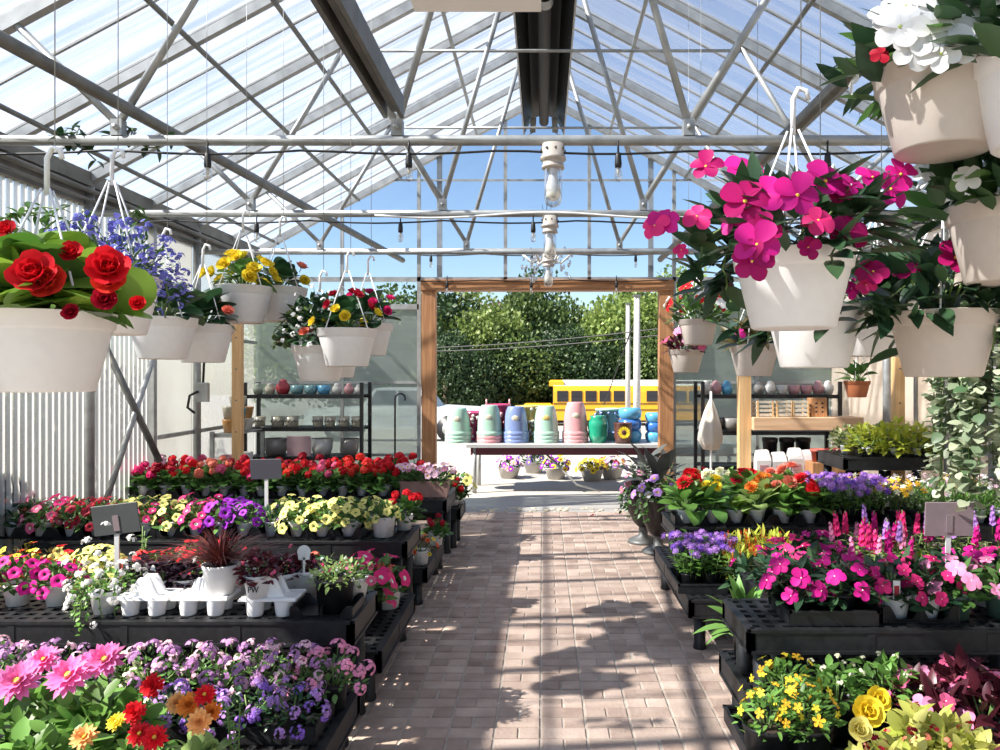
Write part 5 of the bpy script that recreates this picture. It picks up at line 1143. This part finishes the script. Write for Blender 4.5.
    for k, px in enumerate((763, 782, 798)):
        t = thing('wire_lantern', 'pale slatted crate on the timber rail, %s from left' % ORD[k], 'crate', (WX(px, 7.2), 7.2, 1.151), 'crates on the timber rail')
        mb = MB(); a, h = .072, .15
        for sx in (-1, 1):
            for sy in (-1, 1): mb.box(sx*a-.008, sx*a+.008, sy*a-.008, sy*a+.008, 0, h)
        obj('frame', mb.mesh('frame', [WOODL]), t)
        mb = MB()
        for z in (.01, .05, .09, .13):
            for s in (-1, 1): mb.box(-a, a, s*a-.004, s*a+.004, z, z+.022); mb.box(s*a-.004, s*a+.004, -a, a, z, z+.022)
        mb.box(-a, a, -a, a, 0, .006); obj('slats', mb.mesh('slats', [solid('whitewashed_wood', (.58,.52,.42), .8, 0, .15)]), t)
    t = thing('insect_house', 'brown wooden block with drilled holes on the timber rail', 'insect house', (WX(817, 7.2), 7.2, 1.151))
    mb = MB(); mb.bevbox(-.075, .075, -.06, .06, 0, .18, .004); obj('block', mb.mesh('block', [WOODD]), t)
    mb = MB()
    for x in (-.03, .03):
        for z in (.05, .09, .13): mb.lathe([(.001,0),(.011,0)], 10, 0, (0,0,0)) if False else mb.tube([(x, -.0615, z), (x, -.055, z)], .010, 10)
    o = obj('holes', mb.mesh('holes', [BLACK]), t); o['kind'] = 'stuff'
    for k, (px, c, h) in enumerate(((762,'white',.24),(778,'white',.22),(794,'white',.26),(806,'white',.24))):
        ww = .066; mb = MB(); mb.add([(-ww,-.06,0),(ww,-.06,0),(ww,.06,0),(-ww,.06,0),(-ww*1.03,-.07,h*.6),(ww*1.03,-.07,h*.6),(ww*1.03,.07,h*.6),(-ww*1.03,.07,h*.6),(-ww*.8,-.03,h),(ww*.8,-.035,h*.96),(ww*.8,.03,h),(-ww*.8,.035,h*.95)], [(3,2,1,0),(0,1,5,4),(1,2,6,5),(2,3,7,6),(3,0,4,7),(4,5,9,8),(5,6,10,9),(6,7,11,10),(7,4,8,11),(8,9,10,11)], 0, False)
        mb.box(-ww*.6, ww*.6, -.072, -.066, h*.2, h*.42, 1)
        tag(obj('plant_food_bag', mb.mesh('plant_food_bag', [solid('bag_white', (.74,.70,.66), .5), CR['pink']]), None, (WX(px, 7.12), 7.12, .602)), 'white bag under the timber rail, %s from left' % ORD[k], 'bag', 'white bags on the lower shelf')
    for k, px in enumerate((770, 787, 803)): jar('dark_pot', 'dark nursery pot behind the white bags, %s from left' % ORD[k], 'pot', (WX(px, 7.28), 7.28, .602), [(.001,0),(.055,0),(.068,.30),(.074,.30),(.074,.34),(.066,.34),(.05,.05),(.001,.05)], BLACKP, 'dark pots on the lower shelf')
    for k, (px, Y, z, lab) in enumerate(((818, 6.95, .75, 'small red pot on a wooden crate near the tall corner bench'), (834, 7.0, .75, 'dark red pot beside the small red pot'))):
        jar('clay_pot', lab, 'pot', (WX(px, Y), Y, z), [(.001,0),(.05,0),(.062,.09),(.07,.09),(.072,.115),(.06,.115),(.05,.02),(.001,.02)], solid('clay_red' if k == 0 else 'clay_dark', (.52,.10,.07) if k == 0 else (.22,.02,.03), .6), None)
    mb = MB(); mb.bevbox(-.17, .17, -.14, .14, 0, .748, .004)
    for z in (.18, .36, .54): mb.box(-.172, .172, -.143, -.139, z, z+.012, 1)
    tag(obj('wooden_crate', mb.mesh('wooden_crate', [WOODD, BLACK]), None, (WX(826, 6.98), 6.98, 0)), 'brown wooden crate holding two red pots', 'crate')
    # shepherd hook behind the geraniums
    mb = MB(); pts = [(0,0,0),(0,0,1.32)] + [(.05 - .05*math.cos(a*PI/8), 0, 1.32+.05*math.sin(a*PI/8)) for a in range(1, 10)]
    mb.tube(pts, .009, 8); tag(obj('shepherd_hook', mb.mesh('shepherd_hook', [BLACK]), None, (WX(395, 7.3), 7.3, 0)), 'black shepherd hook standing behind the red geraniums', 'hook')
racks()

# ------------------------------------------------------------------ yard outside the doorway
def outside():
    mb = MB(); mb.petal((0,0,.003), (1,.3,.1), (0,0,1), .05, .045, .3, 0, 'round'); tag(obj('fallen_petal', mb.mesh('fallen_petal', [pm('red')]), None, (WX(590, 8.2), 8.2, .002)), 'single red petal fallen on the bricks near the threshold', 'petal')
    Y = 10.2; t = thing('display_table', 'grey table with pipe legs carrying stacked pots outside the doorway', 'table', (.55, Y, 0))
    mb = MB(); mb.bevbox(-1.55, 2.0, -.42, .42, .60, .645, .004); obj('tabletop', mb.mesh('tabletop', [solid('table_grey', (.46,.46,.46), .5, .3)]), t)
    mb = MB(); mb.box(-1.5, 1.95, -.36, -.33, .50, .60); mb.box(-1.5, 1.95, .33, .36, .50, .60); obj('apron', mb.mesh('apron', [solid('apron_maroon', (.12,.02,.03), .5)]), t)
    for x in (-1.45, -.1 + .9, 1.9):
        for yy in (-.34, .34):
            mb = MB(); mb.tube([(x, yy, 0), (x, yy, .6)], .028, 10); obj('leg', mb.mesh('leg', [STEEL]), t)
    mb = MB(); mb.tube([(-.5, -.3, .5), (-.1, -.3, .1), (.2, -.3, .02)], .014, 6); obj('brace', mb.mesh('brace', [STEEL]), t)
    ZT = .646
    def inv(r, h):   # upside-down bell pot with a rim at the bottom
        return [(r,0),(r*1.02,.01),(r*1.02,.045),(r*.95,.05),(r*.94,.06),(r*.90,h*.45),(r*.78,h*.8),(r*.64,h*.96),(r*.6,h),(.001,h)]
    st = [('mint', 459, .36, 'mint','mint'), ('mint', 490, .40, 'rose','rose'), ('bluev', 516, .38, 'bluev','bluev'), ('mint', 546, .39, 'mint','mint'), ('rose', 575, .44, 'rose','rose')]
    nm = {'mint':'mint green','rose':'rose pink','bluev':'slate blue'}
    whr = ['at the left table end', 'second stack from the left', 'in the middle left', 'right of the slate blue stack', 'largest, beside the green jar']
    for k, (c, px, h, c2, c3) in enumerate(st):
        r = .175
        for q, cc in enumerate((c3, c2, c)):
            def ex(mb, q=q, h=h, r=r):
                if q == 2: mb.sphere((.0, -r*.83, h*.6), .05, 10, 6, 1, (1,.3,.8))
            jar('garden_pot', '%s upside-down pot, %s, %s in its stack' % (nm[cc], whr[k], ('lowest','middle','topmost')[q]), 'pot', (WX(px, Y), Y-.1, ZT+q*.05), inv(r, h), None, 'stacked upside-down pots', 28, [CR[cc], CR['yel' if k == 3 else 'cream']], ex)
    # patterned planters behind
    for k, (px, c, c2, h, lab) in enumerate(((476,'hot','white',.40,'red and white floral planter behind the mint stacks'), (498,'hot','rose',.50,'tall hot pink floral planter behind second mint stack'), (528,'yel','white',.48,'yellow floral planter behind the slate blue stack'), (608,'mint','bluev',.44,'pale teal planter with blue pattern behind the green jar'))):
        def ex(mb):
            for q in range(26): a = R.uniform(-PI, 0); z = R.uniform(.06, h-.03); rr = .15 + .03*z/h; mb.sphere((rr*math.cos(a), rr*math.sin(a), z), R.uniform(.014,.028), 6, 4, 1, (1,1,1))
            if k < 2:
                for sx in (-1, 1): mb.tube([(sx*.16, 0, h-.05), (sx*.16, 0, h+.07)], .012, 6, 1)
        jar('floral_planter', lab, 'planter', (WX(px, Y+.25), Y+.25, ZT), [(.001,0),(.14,0),(.17,h-.03),(.18,h-.03),(.18,h),(.165,h),(.13,.05),(.001,.05)], None, None, 20, [CR[c], CR[c2]], ex)
    jar('glazed_jar', 'dark green glazed jar on the table, right of the pink stack', 'jar', (WX(598, Y-.15), Y-.15, ZT), [(.001,0),(.10,0),(.13,.1),(.125,.14),(.14,.22),(.13,.28),(.10,.33),(.11,.36),(.09,.36),(.001,.34)], CR['green'], None, 24)
    for q, c in enumerate(('sky','blue','sky')):
        for px, sc, d in ((630, 1.0, 'larger'), (655, .86, 'smaller')):
            jar('glazed_pot', '%s blue glazed pot of the %s blue stack, %s' % ({'sky':'bright','blue':'cobalt'}[c], d, ('lowest','middle','topmost')[q]), 'pot', (WX(px, Y), Y, ZT+q*.191*sc*.8), [(.12*sc,0),(.15*sc,.03),(.16*sc,.10*sc),(.15*sc,.13*sc),(.13*sc,.152*sc),(.001,.152*sc)], CR[c], 'stacked blue glazed pots', 24)
    def ex(mb):
        for q in range(14): a = q*2*PI/14; mb.petal((.0+.03*math.cos(a), -.125, .15+.03*math.sin(a)), (math.cos(a), -.05, math.sin(a)), (0,-1,0), .05, .03, 0, 1, 'petal')
        mb.sphere((0,-.122,.15), .035, 10, 6, 2, (1,.3,1))
    jar('sunflower_pot', 'dark brown pot painted with a yellow sunflower', 'pot', (WX(623, Y-.25), Y-.25, ZT), [(.001,0),(.10,0),(.115,.1),(.12,.26),(.13,.27),(.11,.27),(.09,.05),(.001,.05)], None, None, 24, [solid('brown_glaze', (.09,.03,.02), .4), pm('yellow'), CEN['d']], ex)
    # bowls of pansies under the table
    for px, Y, k, cols, s, lab in ((509, 11.3, 'vio', (('pansy','purple'),('pansy','palepink')), 1.5, 'grey bowl of purple and pink pansies under the table, leftmost'), (534, 11.9, 'vio', (('pansy','deepviolet'),), 2.0, 'bowl of dark violet pansies under the table, farther back'), (556, 11.2, 'vio', (('pansy','purple'),('pansy','yellow')), 1.5, 'bowl of purple and yellow pansies under the table'), (592, 11.0, 'vio', (('pansy','yellow'),), 1.5, 'bowl of yellow pansies under the table'), (612, 11.2, 'vio', (('pansy','orange'),('pansy','crimson'),('pansy','lilac')), 1.5, 'bowl of orange and lilac pansies under the table, rightmost')):
        t = thing('pansy_bowl', lab, 'potted plant', (WX(px, Y), Y, 0), 'pansy bowls under the table')
        jm = MB(); jm.lathe([(.001,0),(.12,0),(.17,.16),(.18,.17),(.16,.17),(.001,.15)], 20); obj('pot', jm.mesh('pot', [solid('grey_pot', (.42,.40,.37), .6)]), t)
        f = obj('foliage', foliage_mesh(('mound', .13, .08, 80, .04, .02, 'dark'), 0), t, (0,0,.17)); f.scale = (s,)*3
        for j, (kd, c) in enumerate(cols): put_blooms(t, ((kd, c, 'y' if c != 'yellow' else 'd', 22//len(cols), .05, .14*s, .11*s, -.1, .0),), .17)
    # parked white pickup
    t = thing('pickup_truck', 'white pickup truck parked beyond the left door post', 'car', (-4.0, 21, -.25))
    mb = MB(); prof = [(-2.4,.35),(-2.4,.85),(-.9,.92),(-.5,1.45),(.7,1.45),(1.1,.95),(2.3,.88),(2.4,.35)]
    def ext(mb, prof, y0, y1, mi=0):
        n = len(prof); mb.add([(x, y0, z) for x, z in prof] + [(x, y1, z) for x, z in prof], [tuple(range(n)), tuple(range(2*n-1, n-1, -1))] + [(i, n+i, n+(i+1)%n, (i+1)%n) for i in range(n)], mi, False)
    ext(mb, prof, -.9, .9); obj('body', mb.mesh('body', [solid('car_white', (.75,.77,.8), .2, .1)]), t)
    mb = MB(); ext(mb, [(-.72,1.0),(-.45,1.38),(.05,1.38),(.05,1.0)], -.912, .912); ext(mb, [(.12,1.0),(.12,1.38),(.62,1.38),(.92,1.0)], -.912, .912); obj('window', mb.mesh('window', [solid('car_glass', (.03,.05,.08), .08)]), t)
    for x in (-1.5, 1.5):
        for yy in (-.82, .82):
            mb = MB(); mb.tube([(x, yy-.11, .36), (x, yy+.11, .36)], .36, 20); mb.tube([(x, yy-.12, .36), (x, yy+.12, .36)], .2, 14, 1); obj('wheel', mb.mesh('wheel', [BLACK, STEEL]), t)
    # yellow school bus
    BY = 50; t = thing('school_bus', 'yellow school bus with white roof parked in front of the trees', 'bus', (WX(553, BY), BY, -1.9))
    YEL = solid('bus_yellow', (.85,.40,.02), .35); L = 10.5
    mb = MB(); sec = [(-1.2,.5),(-1.2,2.35),(-1.12,2.75),(-.8,3.02),(-.3,3.12),(.3,3.12),(.8,3.02),(1.12,2.75),(1.2,2.35),(1.2,.5)]
    n = len(sec); mb.add([(0, y, z) for y, z in sec] + [(L, y, z) for y, z in sec], [tuple(range(n-1,-1,-1)), tuple(range(n, 2*n))], 0, False)
    for i in range(n): mb.add([(0,)+sec[i], (L,)+sec[i], (L,)+sec[(i+1)%n], (0,)+sec[(i+1)%n]], [(0,1,2,3)], 1 if 1 < i < 7 else 0, False)
    obj('body', mb.mesh('body', [YEL, solid('bus_roof', (.85,.83,.78), .4)]), t)
    mb = MB(); mb.bevbox(-2.0, 0, -1.05, 1.05, .5, 1.55, .15); obj('hood', mb.mesh('hood', [YEL]), t)
    mb = MB(); mb.bevbox(-.25, .7, -1.1, 1.1, 2.72, 3.12, .1); obj('front_cap', mb.mesh('front_cap', [YEL]), t)
    GL = solid('bus_glass', (.02,.02,.025), .1)
    mb = MB(); mb.box(-.03, .0, -1.0, 1.0, 1.65, 2.6); obj('windscreen', mb.mesh('windscreen', [GL]), t)
    for k in range(11):
        x = .25 + k*.92 + (.3 if k > 4 else 0)
        if k == 5: continue
        mb = MB(); mb.bevbox(x, x+.72, -1.23, -1.19, 1.72, 2.42, .01); mb.box(x, x+.72, -1.235, -1.23, 2.05, 2.08, 1); obj('window', mb.mesh('window', [GL, BLACK]), t)
    mb = MB()
    for z in (1.15, 1.55): mb.box(0, L, -1.225, -1.2, z, z+.06)
    obj('rub_rail', mb.mesh('rub_rail', [BLACK]), t)
    for x in (-1.0, 7.6):
        for yy in (-1.0, 1.0):
            mb = MB(); mb.tube([(x, yy-.15, .5), (x, yy+.15, .5)], .5, 20); mb.tube([(x, yy-.17, .5), (x, yy+.17, .5)], .25, 14, 1); obj('wheel', mb.mesh('wheel', [BLACK, YEL]), t)
    # utility poles and wires
    for px, Y, top, lab in ((637, 26, 296, 'pale utility pole right of the doorway, nearer one'), (628, 38, 304, 'pale utility pole, the thinner one farther away')):
        t = thing('utility_pole', lab, 'pole', (WX(px, Y), Y, -.9), 'utility poles'); H = EYE + (CY-top)*Y/F + .9
        mb = MB(); mb.tube([(0,0,0),(0,0,H)], [.14,.10], 12); obj('pole', mb.mesh('pole', [solid('pole_grey', (.50,.47,.43), .8, 0, .2)]), t)
        mb = MB(); mb.box(-.13,.13,-.13,.13,H-.02,H+.04); obj('cap', mb.mesh('cap', [DSTEEL]), t)
    for k, (a, b, lab) in enumerate(((W(400,349,32), W(690,325,26), 'upper black power line crossing the trees'), (W(400,352,32), W(690,332,26), 'lower black power line crossing the trees'), (W(604,405,30), W(633,325,26), 'slanting guy wire beside the nearer utility pole'))):
        mb = MB(); mb.tube([a.lerp(b, i/12) - Vector((0,0,.15*math.sin(PI*i/12) if k < 2 else 0)) for i in range(13)], .022, 6)
        tag(obj('power_line', mb.mesh('power_line', [CABLE])), lab, 'cable', 'overhead wires')
    # trees
    TM = {}
    def crown(mat, seed, n=15000, inner=True, sz=.42):
        key = (mat, seed)
        if key in TM: return TM[key]
        mb = MB(); lobes = [(Vector((0,0,.55)), .5)]
        for k in range(13):
            d = rdir(-.5, 1); lobes.append((Vector((d.x*.62, d.y*.62, .5 + d.z*.48)), R.uniform(.24,.40)))
        for k in range(n):
            c, r = lobes[R.randrange(len(lobes))]; d = rdir(-.9, 1); p = c + d*r*R.uniform(.55,1.08)
            mb.petal(p, d*.5 + rdir(-1,1), rdir(-1,1), .048*R.uniform(.6,1.3), .04, 0, 0, 'quad', .1)
        if False:
            for c, r in lobes: mb.sphere(c, r*.72, 8, 6, 0)
        TM[key] = mb.mesh('crown', [G[mat]]); return TM[key]
    tr = [(430,62,19,11,'treedark',0,'dark broad tree behind the white pickup'), (462,58,13,9.6,'treelight',0,'light green tree left of the doorway centre'), (500,75,17,11.8,'twig',0,'brownish half bare tree left of centre'), (545,66,13,12.6,'tree',1,'tall green tree at the doorway centre'), (585,70,12,10.6,'treelight',1,'light green tree above the bus'), (618,64,13,11.6,'tree',0,'green tree behind the utility poles'), (668,60,15,11.6,'treelight',0,'light tree behind the right door post'), (395,66,17,11,'tree',1,'green tree behind the left hazy panel'), (340,62,17,10,'treelight',1,'light green tree far left behind the panels'), (720,66,18,11,'tree',0,'green tree behind the right hazy panel'), (790,64,18,10,'treelight',0,'light green tree far right behind the panels'),
          (478,54,9,5.6,'treedark',0,'low dark tree under the brownish crown'), (520,56,11,6.4,'tree',0,'low green tree left of the bus'), (560,57,11,6.2,'treedark',1,'low dark tree behind the bus front'), (610,58,12,6.5,'treedark',0,'low dark tree behind the bus rear'), (445,52,8,5.4,'treedark',1,'low dark tree beside the left door post'), (655,56,9,6.2,'tree',1,'low green tree beside the right door post')]
    for k, (px, Y, wd, top, mat, sd, lab) in enumerate(tr):
        t = thing('tree', lab, 'tree', (WX(px, Y), Y, -1.9), 'trees beyond the yard'); H = (top*.80 + 1.9)/1.15
        c = obj('crown', crown(mat, sd), t, (0, 0, H*.02)); c.scale = (wd*.52, wd*.5, H*.92); c.rotation_euler = (0, 0, R.uniform(0, 6.28))
        mb = MB(); mb.tube([(0,0,0),(.1,0,H*.3),(0,.1,H*.6)], [.3,.22,.12], 8); obj('trunk', mb.mesh('trunk', [solid('bark', (.10,.07,.05), .9, 0, .3, 6)]), t)
    # shrubs and a dark fence outside the left wall
    for k, (x, y, r, mat, lab) in enumerate(((-4.6, 4.2, 1.0, 'bronze', 'brownish shrub outside the ribbed wall, nearest'), (-4.8, 5.8, 1.1, 'tree', 'green shrub outside the ribbed wall, middle'), (-4.5, 7.3, .9, 'twig', 'bare brown shrub outside the ribbed wall, farthest'), (-4.5, 3.0, 1.0, 'twig', 'bare shrub outside the ribbed wall near the red begonias'))):
        t = thing('shrub', lab, 'shrub', (x, y, -.03), 'shrubs outside the left wall'); c = obj('crown', crown(mat, 0), t); c.scale = (r, r, r*1.5)
        mb = MB(); mb.tube([(0,0,0),(0,0,r*.8)], .05, 8); obj('trunk', mb.mesh('trunk', [solid('bark', (.10,.07,.05), .9, 0, .3, 6)]), t)
    mb = MB()
    for k in range(60): mb.box(-6.02, -6.0, -1+k*.18, -1+k*.18+.165, 0, 2.1)
    struct('wall_outside_left', mb, [wood('fence_brown', (.10,.065,.04), (.19,.13,.085), 4, 'Z')], 'brown board fence beyond the left wall')
    mb = MB()
    for k in range(16): mb.box(4.9, 4.93, -1, 12, -.03+k*.18, -.03+k*.18+.17)
    struct('wall_outside_right', mb, [solid('cream_siding', (.80,.72,.62), .7, 0, .05)], 'cream board siding beyond the right wall')
outside()
